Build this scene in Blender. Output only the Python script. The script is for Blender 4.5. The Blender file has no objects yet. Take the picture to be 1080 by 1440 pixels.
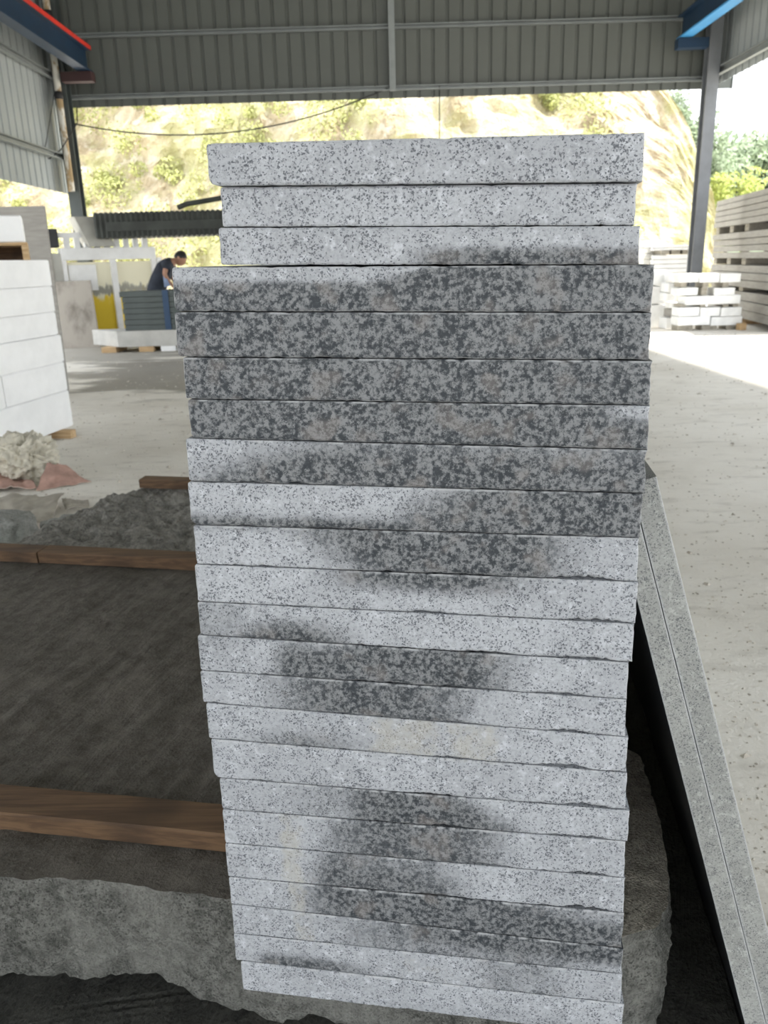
import bpy, bmesh, math, random
from mathutils import Vector, Matrix, noise
random.seed(7)
S = bpy.context.scene
COL = S.collection
# ------------------------------------------------------------------ camera
F_PX, PITCH, ROLL, H = 1123.0, math.radians(17.4), math.radians(1.7), 1.50
FW = Vector((0, math.cos(PITCH), -math.sin(PITCH)))
_R0 = Vector((1, 0, 0)); _U0 = _R0.cross(FW)
RT = _R0 * math.cos(ROLL) - _U0 * math.sin(ROLL)
UP = _R0 * math.sin(ROLL) + _U0 * math.cos(ROLL)
cd = bpy.data.cameras.new('camera'); cam = bpy.data.objects.new('camera', cd); COL.objects.link(cam)
cd.sensor_fit = 'VERTICAL'; cd.sensor_height = 36.0; cd.lens = 36.0 * F_PX / 1440.0
cam.matrix_world = Matrix(((RT.x, UP.x, -FW.x, 0), (RT.y, UP.y, -FW.y, 0), (RT.z, UP.z, -FW.z, H), (0, 0, 0, 1)))
cd.clip_start = 0.05; cd.clip_end = 500
cd.dof.use_dof = True; cd.dof.focus_distance = 1.15; cd.dof.aperture_fstop = 9.0
S.camera = cam
# ------------------------------------------------------------------ light and exposure
W = bpy.data.worlds.new('sky'); S.world = W; W.use_nodes = True
bg = W.node_tree.nodes['Background']; bg.inputs['Color'].default_value = (0.92, 0.96, 1.0, 1); bg.inputs['Strength'].default_value = 1.0
sd = bpy.data.lights.new('sun', 'SUN'); sd.energy = 3.2; sd.angle = math.radians(3); sd.color = (1.0, 0.95, 0.86)
sun = bpy.data.objects.new('sun', sd); COL.objects.link(sun)
SUN_FROM = Vector((0.50, 0.03, 0.86)).normalized()
sun.rotation_euler = SUN_FROM.to_track_quat('Z', 'Y').to_euler()
S.view_settings.view_transform = 'Standard'; S.view_settings.look = 'None'
S.view_settings.exposure = 1.6; S.view_settings.gamma = 1.0; S.view_settings.use_curve_mapping = False

# ------------------------------------------------------------------ measuring helpers
O = Vector((0, 0, H))
def ray(px, py): return RT * ((px - 540) / F_PX) - UP * ((py - 720) / F_PX) + FW
def G(px, py, z=0.0):
    d = ray(px, py); return O + d * ((z - H) / d.z)
def D(px, py, y):
    d = ray(px, py); return O + d * (y / d.y)
def DX(px, py, x):
    d = ray(px, py); return O + d * (x / d.x)
PSI = math.radians(8.5)
UV = Vector((math.cos(PSI), -math.sin(PSI), 0)); NV = Vector((math.sin(PSI), math.cos(PSI), 0))
def UN(u, n, z): return UV * u + NV * n + Vector((0, 0, z))
def sst(a, b, x):
    if a == b: return float(x > a)
    t = max(0., min(1., (x - a) / (b - a))); return t * t * (3 - 2 * t)

# ------------------------------------------------------------------ node helpers
class NT:
    def __init__(s, name):
        s.m = bpy.data.materials.new(name); s.m.use_nodes = True; s.t = s.m.node_tree
        s.b = s.t.nodes['Principled BSDF']
    def n(s, typ, ins=None, **pr):
        nd = s.t.nodes.new(typ)
        for k, v in pr.items(): setattr(nd, k, v)
        for k, v in (ins or {}).items():
            sk = nd.inputs[k]
            if isinstance(v, bpy.types.NodeSocket): s.t.links.new(v, sk)
            else: sk.default_value = v
        return nd
    def obj(s): return s.n('ShaderNodeTexCoord').outputs['Object']
    def rnd(s): return s.n('ShaderNodeObjectInfo').outputs['Random']
    def scaled(s, vec, sc, rot=(0, 0, 0), loc=(0, 0, 0)):
        return s.n('ShaderNodeMapping', {'Vector': vec, 'Scale': sc, 'Rotation': rot, 'Location': loc}).outputs[0]
    def noise(s, vec, scale, detail=3, rough=.55, dist=0., out='Fac'):
        return s.n('ShaderNodeTexNoise', {'Vector': vec, 'Scale': scale, 'Detail': detail, 'Roughness': rough, 'Distortion': dist}).outputs[out]
    def voro(s, vec, scale, out='Color', feature='F1'):
        return s.n('ShaderNodeTexVoronoi', {'Vector': vec, 'Scale': scale}, feature=feature).outputs[out]
    def ma(s, op, a, b=0., c=None, clamp=False):
        i = {0: a, 1: b}
        if c is not None: i[2] = c
        return s.n('ShaderNodeMath', i, operation=op, use_clamp=clamp).outputs[0]
    def rng(s, v, a, b, c=0., d=1.):
        return s.n('ShaderNodeMapRange', {0: v, 1: a, 2: b, 3: c, 4: d}, interpolation_type='SMOOTHSTEP').outputs[0]
    def mix(s, f, a, b, mode='MIX'):
        nd = s.t.nodes.new('ShaderNodeMix'); nd.data_type = 'RGBA'; nd.blend_type = mode
        for k, v in ((0, f), (6, a), (7, b)):
            if isinstance(v, bpy.types.NodeSocket): s.t.links.new(v, nd.inputs[k])
            else: nd.inputs[k].default_value = (v if k == 0 else (v[0], v[1], v[2], 1))
        return nd.outputs[2]
    def vadd(s, a, b): return s.n('ShaderNodeVectorMath', {0: a, 1: b}, operation='ADD').outputs[0]
    def vsc(s, a, k): return s.n('ShaderNodeVectorMath', {0: a, 3: k}, operation='SCALE').outputs[0]
    def attr(s, name): return s.n('ShaderNodeAttribute', attribute_name=name).outputs['Fac']
    def sepx(s, v, i): return s.n('ShaderNodeSeparateXYZ', {0: v}).outputs[i]
    def bump(s, h, strength=.5, dist=.01, normal=None):
        i = {'Height': h, 'Strength': strength, 'Distance': dist}
        if normal is not None: i['Normal'] = normal
        o = s.n('ShaderNodeBump', i).outputs[0]; s.t.links.new(o, s.b.inputs['Normal']); return o
    def out(s, color=None, rough=None, metal=None, spec=None):
        for nm, v in (('Base Color', color), ('Roughness', rough), ('Metallic', metal), ('Specular IOR Level', spec)):
            if v is None: continue
            if isinstance(v, bpy.types.NodeSocket): s.t.links.new(v, s.b.inputs[nm])
            else: s.b.inputs[nm].default_value = (v[0], v[1], v[2], 1) if nm == 'Base Color' else v
        return s.m

def m_granite(name, light=(.415, .430, .458), grain=1.0, wetattr=True, edges=False, contrast=1.0):
    t = NT(name); co = t.vadd(t.obj(), t.n('ShaderNodeCombineXYZ', {0: t.ma('MULTIPLY', t.rnd(), 40), 1: t.ma('MULTIPLY', t.rnd(), 17), 2: 0.}).outputs[0])
    warp = t.vsc(t.vadd(t.noise(co, 600 * grain, 1, out='Color'), (-.5, -.5, -.5)), .0034 / grain)
    cw = t.vadd(co, warp)
    r = t.sepx(t.voro(cw, 610 * grain), 0)
    r2 = t.sepx(t.voro(t.vadd(cw, (3.3, 1.7, 5.1)), 390 * grain), 1)
    clump = t.noise(co, 38 * grain, 3)
    fleck = t.rng(t.ma('ADD', r, t.ma('MULTIPLY', clump, .5)), 1.10, 1.17)
    big = t.ma('MULTIPLY', t.rng(t.ma('ADD', r2, t.ma('MULTIPLY', clump, .5)), 1.17, 1.23), .85)
    fl = t.ma('MAXIMUM', fleck, big)
    mid = t.rng(t.noise(cw, 210 * grain, 4, .7), .44, .62)
    lum = t.noise(co, 6, 3)
    lg = t.mix(t.rng(lum, .35, .65), [c * .9 for c in light], [c * 1.06 for c in light])
    lg = t.mix(t.rng(t.noise(co, 70 * grain, 2), .55, .68), lg, (light[0] * 1.22, light[1] * 1.22, light[2] * 1.22))
    dry = t.mix(t.ma('MULTIPLY', mid, .55 * contrast), lg, [c * .62 for c in light])
    dry = t.mix(t.ma('MULTIPLY', fl, .85 * contrast), dry, (.055, .062, .075))
    col = dry; rough = t.ma('ADD', .72, 0.)
    if wetattr:
        wn = t.ma('ADD', t.ma('MULTIPLY', t.noise(cw, 150, 4, .72), .8), t.ma('MULTIPLY', t.noise(co, 45, 2, .5), .2))
        wcol = t.mix(t.rng(wn, .42, .57), (.026, .032, .039), (.205, .212, .220))
        wcol = t.mix(t.ma('MULTIPLY', fl, .7), wcol, (.03, .034, .04))
        wcol = t.mix(t.rng(t.noise(co, 22, 2), .56, .70, 0, .35), wcol, (.235, .21, .195))
        w = t.rng(t.ma('ADD', t.attr('wet'), t.ma('MULTIPLY', t.ma('SUBTRACT', t.ma('ADD', t.ma('MULTIPLY', t.noise(co, 20, 4, .65), .55), t.ma('MULTIPLY', t.noise(cw, 170, 2), .45)), .5), .75)), .05, .98)
        col = t.mix(w, dry, wcol)
        rough = t.ma('SUBTRACT', .74, t.ma('MULTIPLY', w, .2))
        st = t.rng(t.ma('ADD', t.attr('stain'), t.ma('MULTIPLY', t.ma('SUBTRACT', t.noise(co, 45, 5, .75), .5), 1.9)), .35, .95, 0, .5)
        col = t.mix(st, col, (.40, .38, .325))
    if wetattr or edges:
        ed = t.ma('MULTIPLY', t.attr('edge'), t.rng(t.noise(co, 60, 3), .42, .62) if wetattr else .9)
        col = t.mix(t.ma('MULTIPLY', ed, .65), col, (.56, .57, .58))
    t.bump(t.noise(co, 420 * grain, 3, .7), .22, .0012)
    return t.out(col, rough, spec=.35)

def m_rough(name, c1, c2, ridge_dir=0.6, ridge=1.0, scale=1.0, fine=.16, dist=.02, speck=.6, det=5):
    t = NT(name); co = t.obj()
    al = t.scaled(co, (1, 1, 1), (0, 0, ridge_dir)); al = t.scaled(al, (2.0 * scale, 11 * scale, 9 * scale))
    rid = t.noise(al, 1.6, det, .6, .4)
    f = t.noise(co, 26 * scale, 5, .65); f2 = t.noise(co, 180 * scale, 3, .65)
    v = t.sepx(t.voro(co, 210 * scale), 0)
    col = t.mix(t.rng(t.ma('ADD', t.ma('MULTIPLY', f, .6), t.ma('MULTIPLY', f2, .4)), .35, .65), c1, c2)
    col = t.mix(t.rng(v, .8, .9, 0, speck), col, [c * .4 for c in c1])
    col = t.mix(t.rng(t.noise(co, 5, 3), .5, .7, 0, .35), col, [c * 1.3 for c in c2])
    h = t.ma('ADD', t.ma('MULTIPLY', rid, ridge), t.ma('ADD', t.ma('MULTIPLY', f, .4), t.ma('MULTIPLY', f2, fine)))
    t.bump(h, .9, dist)
    return t.out(col, .85, spec=.25)

def m_plain(name, c, rough=.7, var=.12, scale=8., metal=0., bump=0., streak=None):
    t = NT(name); co = t.obj()
    a = t.noise(co if streak is None else t.scaled(co, streak), scale, 4, .6)
    col = t.mix(t.rng(a, .3, .7), [x * (1 - var) for x in c], [min(1, x * (1 + var)) for x in c])
    if bump: t.bump(t.noise(co, scale * 6, 4, .6), bump, .01)
    return t.out(col, rough, metal)

def m_wood(name, c1, c2):
    t = NT(name); co = t.obj()
    g = t.noise(t.scaled(co, (1.2, 22, 22)), 3, 5, .6, .6)
    col = t.mix(t.rng(g, .35, .65), c1, c2)
    col = t.mix(t.rng(t.noise(co, 4, 3), .55, .75, 0, .6), col, [c * .45 for c in c1])
    t.bump(g, .25, .004); return t.out(col, .75)

def m_floor(name):
    t = NT(name); co = t.obj()
    a = t.noise(co, .45, 5, .6); b = t.noise(t.scaled(co, (1, 2.6, 1)), 3.2, 5, .65); c = t.noise(co, 40, 4, .7)
    col = t.mix(t.rng(a, .35, .65), (.64, .60, .53), (.79, .755, .69))
    col = t.mix(t.rng(b, .50, .72, 0, .55), col, (.45, .415, .365))
    col = t.mix(t.rng(c, .58, .75, 0, .5), col, (.36, .33, .285))
    # damp patches on the dusty floor, irregular outline
    x = t.sepx(co, 0); y = t.sepx(co, 1)
    p = G(222, 530); 
    wob = t.ma('MULTIPLY', t.ma('SUBTRACT', t.noise(t.scaled(co, (.35, .8, 1)), 2.2, 4, .6), .5), 1.9)
    def patch(cx, cy, rx, ry):
        ex = t.ma('DIVIDE', t.ma('SUBTRACT', x, cx), rx); ey = t.ma('DIVIDE', t.ma('SUBTRACT', y, cy), ry)
        r = t.ma('SQRT', t.ma('ADD', t.ma('MULTIPLY', ex, ex), t.ma('MULTIPLY', ey, ey)))
        return t.rng(t.ma('ADD', r, wob), .75, 1.05, 1., 0.)
    pa, pb = G(236, 528), G(130, 500)
    w = t.ma('MAXIMUM', patch(pa.x + .6, pa.y + .5, 2.3, 2.4), t.ma('MULTIPLY', patch(pb.x - .8, pb.y + .6, 3.4, 2.1), .8))
    col = t.mix(t.ma('MULTIPLY', w, .8), col, (.15, .135, .11))
    t.bump(t.ma('ADD', t.ma('MULTIPLY', b, .5), t.ma('MULTIPLY', c, .25)), .6, .03)
    return t.out(col, t.ma('SUBTRACT', .9, t.ma('MULTIPLY', w, .35)), spec=.3)

def m_cliff(name):
    t = NT(name); co = t.obj()
    a = t.noise(t.scaled(co, (1, 1, .5)), .55, 6, .65); b = t.noise(co, 1.6, 5, .65); g = t.noise(co, .22, 5, .7, .3)
    col = t.mix(t.rng(a, .35, .62), (.36, .29, .19), (.66, .57, .42))
    col = t.mix(t.rng(b, .52, .66, 0, .7), col, (.76, .70, .58))
    col = t.mix(t.rng(g, .44, .60, 0, .6), col, (.44, .45, .20))
    t.bump(t.ma('ADD', a, b), 1., .5); return t.out(col, .95, spec=.1)

M = {}
M['granite'] = m_granite('speckled_granite')
M['lean'] = m_granite('sawn_granite', (.36, .365, .345), 1.15, False, True, .85)
M['inner_shade'] = m_plain('inner_shade_granite', (.018, .021, .024), .35, .2, 200)  # near-black colour stands in for gap shade on the leaning slabs' inner faces
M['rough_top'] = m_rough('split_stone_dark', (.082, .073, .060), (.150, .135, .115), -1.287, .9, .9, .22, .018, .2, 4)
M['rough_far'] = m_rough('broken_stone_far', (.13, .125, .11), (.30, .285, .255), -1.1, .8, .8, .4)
M['rough_lit'] = m_rough('broken_stone_lit', (.24, .22, .18), (.50, .46, .38), -1.1, .5, 1.2, .4)  # broken right end, stone colour raised so it looks lit
M['rough_face'] = m_rough('broken_stone_face', (.12, .122, .108), (.38, .375, .34), .3, .1, 1.3, 1.0, .024)
M['lower'] = m_rough('damp_shade_stone', (.035, .035, .031), (.065, .064, .056), -1.2, 1.4, .8)
M['wood'] = m_wood('timber', (.085, .047, .024), (.155, .09, .045))
M['wood_grey'] = m_wood('weathered_timber', (.26, .235, .19), (.42, .39, .33))
M['wood_pale'] = m_wood('pale_timber', (.42, .27, .13), (.60, .43, .25))
M['floor'] = m_floor('dusty_floor')
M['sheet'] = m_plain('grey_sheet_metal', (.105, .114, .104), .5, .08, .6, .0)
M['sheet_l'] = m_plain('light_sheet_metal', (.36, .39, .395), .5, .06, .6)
M['steel'] = m_plain('galvanised_girt', (.24, .26, .26), .45, .1, 3, .2)
M['column'] = m_plain('column_paint', (.06, .072, .072), .5, .12, 2)
M['column_r'] = m_plain('column_paint_flare', (.17, .18, .195), .5, .12, 2)  # column paint lightened to carry lens flare on the right
M['blue'] = m_plain('blue_paint', (.007, .028, .062), .45, .15, 2)
M['bluebright'] = m_plain('bright_blue_paint', (.05, .28, .58), .45, .1, 2)
M['red'] = m_plain('red_paint', (.62, .035, .02), .45, .1, 4)
M['maroon'] = m_plain('oxide_paint', (.045, .018, .018), .6, .15, 4)
M['white_stone'] = m_plain('white_stone', (.86, .86, .855), .7, .05, 3, bump=.15)
M['pale_stone'] = m_plain('pale_stone', (.74, .73, .69), .75, .1, 4, bump=.2)
M['base_stone'] = m_plain('base_stone', (.47, .46, .43), .8, .12, 3, bump=.2)
M['kerb'] = m_plain('kerb_granite', (.84, .845, .84), .75, .08, 4, bump=.15)
M['grey_stone'] = m_plain('grey_sawn_stone', (.33, .315, .29), .75, .12, 3, bump=.15, streak=(1, 1, 8))
M['dark_stone'] = m_plain('dark_green_stone', (.075, .09, .087), .6, .2, 4, streak=(1, 1, 10))
M['black'] = m_plain('black_rubber', (.02, .02, .022), .6, .2, 5)
M['bellows'] = m_plain('bellows_cloth', (.035, .04, .035), .7, .3, 3)
M['cliff'] = m_cliff('quarry_face')

# ------------------------------------------------------------------ object helpers
def link(o, parent=None):
    COL.objects.link(o)
    if parent is not None: o.parent = parent
    return o
def tag(o, label, cat, group=None):
    o['label'] = label; o['category'] = cat
    if group: o['group'] = group
    return o
def empty(name, loc=(0, 0, 0), rz=0.):
    o = bpy.data.objects.new(name, None); o.location = loc; o.rotation_euler = (0, 0, rz); o.empty_display_size = .1
    return link(o)
def mesh(name, vs, fs, mats, parent=None, smooth=False, loc=None, mi=None):
    """one mesh object; vs in world space unless parented, origin moved to loc"""
    if loc is not None: vs = [Vector(v) - Vector(loc) for v in vs]
    me = bpy.data.meshes.new(name); me.from_pydata([tuple(v) for v in vs], [], fs)
    for m in (mats if isinstance(mats, (list, tuple)) else [mats]): me.materials.append(M[m] if isinstance(m, str) else m)
    if mi: me.polygons.foreach_set('material_index', mi)
    if smooth: me.polygons.foreach_set('use_smooth', [True] * len(me.polygons))
    me.update(); o = bpy.data.objects.new(name, me)
    if loc is not None: o.location = loc
    return link(o, parent)
_cache = {}
def box_data(name, sx, sy, sz, mat, bev=.0, jit=0., seed=0):
    key = (name, round(sx, 4), round(sy, 4), round(sz, 4), mat, bev, jit, seed)
    if key in _cache: return _cache[key]
    bm = bmesh.new(); bmesh.ops.create_cube(bm, size=1)
    rr = random.Random(seed)
    for v in bm.verts:
        v.co = Vector((v.co.x * sx, v.co.y * sy, (v.co.z + .5) * sz)) + Vector([rr.uniform(-jit, jit) for _ in range(3)])
    if bev: bmesh.ops.bevel(bm, geom=list(bm.edges), offset=bev, segments=1, affect='EDGES')
    me = bpy.data.meshes.new(name); bm.to_mesh(me); bm.free(); me.materials.append(M[mat]); _cache[key] = me
    return me
def box(name, loc, size, mat, parent=None, rot=(0, 0, 0), bev=.0, jit=0., seed=0):
    """base-centred box"""
    o = bpy.data.objects.new(name, box_data(name, *size, mat, bev, jit, seed)); o.location = loc; o.rotation_euler = rot
    return link(o, parent)
def tube(name, pts, r, mat, parent=None, seg=8, loc=None, caps=True):
    pts = [Vector(p) for p in pts]; rs = r if isinstance(r, (list, tuple)) else [r] * len(pts)
    vs, fs = [], []
    for i, p in enumerate(pts):
        t = (pts[min(i + 1, len(pts) - 1)] - pts[max(i - 1, 0)]).normalized()
        a = t.orthogonal().normalized() if i == 0 else (a - t * a.dot(t)).normalized()
        b = t.cross(a)
        for k in range(seg):
            an = 2 * math.pi * k / seg; vs.append(p + (a * math.cos(an) + b * math.sin(an)) * rs[i])
    for i in range(len(pts) - 1):
        for k in range(seg):
            fs.append((i * seg + k, i * seg + (k + 1) % seg, (i + 1) * seg + (k + 1) % seg, (i + 1) * seg + k))
    if caps: fs += [tuple(range(seg))[::-1], tuple(range((len(pts) - 1) * seg, len(pts) * seg))]
    return mesh(name, vs, fs, mat, parent, True, loc)
def struct(o): o['kind'] = 'structure'; return o
def nz(x, y, z, s=1., seed=0.): return noise.noise(Vector((x * s + seed, y * s + seed * .7, z * s - seed)))

# ================================================================== the shed
YB = 18.75                                        # back wall
XL, XR = -6.66, 7.32                              # side walls
ZB = D(551, 128, YB).z                            # lower edge of back cladding
ZL, ZR = 3.10, 4.98                               # lower edges of the side claddings
ZT = 8.6; YF = -12.0
struct(mesh('floor', [(-60, -40, 0), (70, -40, 0), (70, 90, 0), (-60, 90, 0)], [(0, 1, 2, 3)], 'floor'))

def sheet_data(h, mat, key, ribs=3, pitch=.30):
    prof = []
    for i in range(ribs):
        x = i * pitch
        prof += [(x, 0), (x + pitch - .07, 0), (x + pitch - .055, .035), (x + pitch - .015, .035), (x + pitch, 0)][(0 if i == 0 else 1):]
    n = len(prof); vs = []
    for z in (0, h):
        for off in (0, .004):
            vs += [(x, y + off, z) for x, y in prof]
    fs = []
    for i in range(n - 1):
        fs += [(i, i + 1, 2 * n + i + 1, 2 * n + i), (n + i + 1, n + i, 3 * n + i, 3 * n + i + 1), (i + 1, i, n + i, n + i + 1)]
    me = bpy.data.meshes.new('cladding_sheet'); me.from_pydata(vs, [], fs); me.materials.append(M[mat]); return me
def clad(wall, start, direction, length, h, mat):
    """cladding sheets side by side, ribs pointing outwards"""
    me = sheet_data(h, mat, wall.name); n = int(math.ceil(length / .9)); d = Vector(direction)
    for i in range(n):
        o = bpy.data.objects.new('cladding_sheet', me); o.location = Vector(start) + d * (.9 * i) + Vector((0, .0, 0))
        o.rotation_euler = (0, 0, math.atan2(d.y, d.x)); link(o, wall)
def girt(wall, a, b, w=.09, hgt=.16, mat='steel', name='girt'):
    """C-section rail: web plus two lips"""
    a, b = Vector(a), Vector(b); t = (b - a).normalized(); s = Vector((0, 0, 1)).cross(t).normalized()
    vs, fs = [], []
    prof = [(0, 0), (w, 0), (w, .02), (.012, .02), (.012, hgt - .02), (w, hgt - .02), (w, hgt), (0, hgt)]
    for p in (a, b): vs += [p + s * x + Vector((0, 0, z)) for x, z in prof]
    n = len(prof)
    fs = [(i, (i + 1) % n, n + (i + 1) % n, n + i) for i in range(n)] + [tuple(range(n))[::-1], tuple(range(n, 2 * n))]
    return mesh(name, vs, fs, mat, wall)
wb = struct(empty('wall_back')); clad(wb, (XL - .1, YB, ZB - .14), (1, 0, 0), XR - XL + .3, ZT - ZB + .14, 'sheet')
for z in (ZB, D(551, 42, YB).z, D(551, 42, YB).z * 2 - ZB): girt(wb, (XR, YB - .02, z), (XL, YB - .02, z), w=.09, hgt=.085)
# slender mid stanchion of the back wall
px = D(551, 60, YB - .2).x
box('mid_post', (px, YB - .14, ZB - .02), (.13, .09, ZT - ZB), 'steel', wb)
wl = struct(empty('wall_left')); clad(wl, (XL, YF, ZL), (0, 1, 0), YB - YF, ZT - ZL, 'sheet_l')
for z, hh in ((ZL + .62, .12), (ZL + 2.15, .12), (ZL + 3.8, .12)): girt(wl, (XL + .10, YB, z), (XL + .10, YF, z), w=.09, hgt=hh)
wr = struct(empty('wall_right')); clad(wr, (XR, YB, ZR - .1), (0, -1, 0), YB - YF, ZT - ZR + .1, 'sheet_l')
for z in (ZR, ZR + 1.6): girt(wr, (XR - .10, YF, z), (XR - .10, YB, z), w=.09)
# roof: low gable of sheet metal
rv = []; ribs = 40
for y in (YF, YB + .2):
    rv += [(XL - .3, y, ZT), ((XL + XR) / 2, y, ZT + 1.2), (XR + .3, y, ZT), (XR + .3, y, ZT + .06), ((XL + XR) / 2, y, ZT + 1.26), (XL - .3, y, ZT + .06)]
struct(mesh('ceiling', rv, [(i, (i + 1) % 6, 6 + (i + 1) % 6, 6 + i) for i in range(6)] + [(0, 1, 4, 5), (1, 2, 3, 4), (6, 11, 10, 7), (7, 10, 9, 8)], 'sheet'))

def h_column(name, x0, x1, y, top, label, cm='column'):
    """rolled H section: two flanges and a web, foot plate"""
    w = x1 - x0; e = empty(name, ((x0 + x1) / 2, y, 0)); tag(e, label, 'column')
    box('flange', (0, -w * .5, 0), (w, .025, top), cm, e); box('flange', (0, w * .5, 0), (w, .025, top), cm, e)
    box('web', (0, 0, 0), (.025, w - .03, top), cm, e); box('foot_plate', (0, 0, 0), (w * 1.5, w * 1.5, .03), cm, e)
    return e
ca, cb = D(89, 200, YB - .35), D(106, 200, YB - .35)
h_column('steel_column', ca.x, cb.x, YB - .35, ZT, 'dark grey steel column beside the red-topped crane beam')
ca, cb = D(976, 290, YB - .35), D(992, 290, YB - .35)
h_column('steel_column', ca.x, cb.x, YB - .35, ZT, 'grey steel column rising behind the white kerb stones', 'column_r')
def crane_beam(name, x, ztop, label, web, top, topmat, xs):
    e = empty(name, (x, 0, ztop)); tag(e, label, 'beam'); L = YB - .5 - YF; yc = (YB - .5 + YF) / 2
    box('web', (0, yc, -.40), (.03, L, .38), web, e); box('top_flange', (0, yc, -.03), (.24, L, .03), web, e)
    box('bottom_flange', (0, yc, -.43), (.24, L, .03), topmat if xs > 0 else web, e)
    if topmat == 'red': box('rail', (.10, yc, -.02), (.07, L, .075), 'red', e)
    box('end_bracket', (-.12 * xs + xs * .28, YB - .62, -.62), (.62, .22, .18), 'maroon' if xs < 0 else web, e)
    return e
pb = D(117, 62, YB - .6); crane_beam('crane_beam', pb.x - .02, pb.z - .07, 'dark blue overhead crane beam with a red rail on top', 'blue', 0, 'red', -1)
pb = D(962, 52, YB - .6); crane_beam('crane_beam', pb.x, pb.z + .40, 'overhead crane beam with a bright blue lower flange', 'blue', 0, 'bluebright', 1)

# rain pipe by the left column, patches of rust paint
t = NT('flaking_pipe'); co = t.obj(); t.out(t.mix(t.rng(t.noise(t.scaled(co, (1, 1, .5)), 5, 4, .6), .45, .55), (.66, .64, .58), (.36, .26, .14)), .7); M['pipe'] = t.m
pA, pB = DX(66, 0, XL + .28), DX(95, 235, XL + .28)
yp = (pA.y + pB.y) / 2
e = tag(empty('rain_pipe', (XL + .28, yp, 0)), 'pale flaking rain pipe running down beside the left steel column', 'pipe')
tube('pipe', [(0, 0, ZT), (0, 0, 6.1), (0, 0, 5.0), (0, 0, 3.1)], .07, 'pipe', e)
for z in (4.85, 6.3, 7.6): tube('clamp', [(0, 0, z), (0, 0, z + .14)], .09, 'black', e)

def catenary(a, b, sag, n=24):
    a, b = Vector(a), Vector(b)
    return [a.lerp(b, i / n) - Vector((0, 0, sag * 4 * (i / n) * (1 - i / n))) for i in range(n + 1)]
yw = YB - .3
tag(tube('power_cable', catenary(D(104, 174, yw - .05), D(545, 124, yw + .28), .50), .014, 'black', seg=6), 'thin black cable sagging across the opening under the back wall', 'cable')
tag(tube('power_cable', [D(108, 150, yw), D(109, 172, yw), D(100, 188, yw - .3), D(86, 210, yw - .5), D(70, 223, yw - .6), D(58, 222, yw - .7)], .012, 'black', seg=6), 'short loop of cable drooping from the left steel column', 'cable')
tag(tube('hanging_wire', [D(618, 120, yw + .28), D(618, 160, yw), D(618, 188, yw), D(619, 260, yw)], .010, 'black', seg=6), 'thin wire hanging straight down from the back wall', 'wire')
tag(tube('hanging_wire', [D(76, 132, yw - .7), D(65, 200, yw - .7), D(50, 262, yw - .7)], .008, 'black', seg=6), 'thin wire hanging in front of the light left cladding', 'wire')

# ================================================================== stack of granite slabs
K = .6 / .593; LAM = math.radians(2.5); NF = 1.0 * K
# measured slab corners in the plane of the stack face: left edge, right edge, top-left, top-right, bottom-left, bottom-right
RAW = """-.3499 .1552 .1401 .1278 .0933 .0767|-.3404 .1512 .0920 .0774 .0464 .0314|-.3458 .1578 .0457 .0312 .0015 -.0108|
-.4106 .1754 .0007 -.0129 -.0529 -.0655|-.4121 .1756 -.0538 -.0663 -.1089 -.1205|-.4060 .1799 -.1118 -.1222 -.1639 -.1746|
-.4040 .1807 -.1648 -.1755 -.2155 -.2285|-.4116 .1807 -.2165 -.2303 -.2744 -.2840|-.4140 .1789 -.2754 -.2850 -.3350 -.3421|
-.4113 .1780 -.3360 -.3422 -.3912 -.4001|-.4143 .1797 -.3932 -.4020 -.4468 -.4587|-.4149 .1785 -.4478 -.4588 -.4973 -.5131|
-.4192 .1744 -.4985 -.5144 -.5525 -.5670|-.4197 .1747 -.5536 -.5682 -.6033 -.6233|-.4155 .1796 -.6052 -.6242 -.6608 -.6785|
-.4128 .1816 -.6640 -.6785 -.7271 -.7366|-.4047 .1877 -.7275 -.7385 -.7800 -.7866|-.4045 .1857 -.7823 -.7880 -.8398 -.8479|
-.4046 .1879 -.8409 -.8479 -.9012 -.9069|-.4035 .1892 -.9008 -.9082 -.9507 -.9688|-.4027 .1915 -.9518 -.9701 -1.0054 -1.0144|
-.4033 .1929 -1.0067 -1.0157 -1.0574 -1.0688|-.3954 .1978 -1.0591 -1.0697 -1.1151 -1.1290"""
SL = [[float(x) * K for x in r.split()] for r in RAW.replace('\n', '').split('|')]
for i in range(len(SL) - 1):                       # share the seam between neighbours
    a, b = SL[i], SL[i + 1]
    # extrapolate both seams to a common line, then leave a hairline joint
    for j in (0, 1):
        m = (a[4 + j] + b[2 + j]) / 2; a[4 + j] = m + .0005; b[2 + j] = m - .0005
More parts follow.
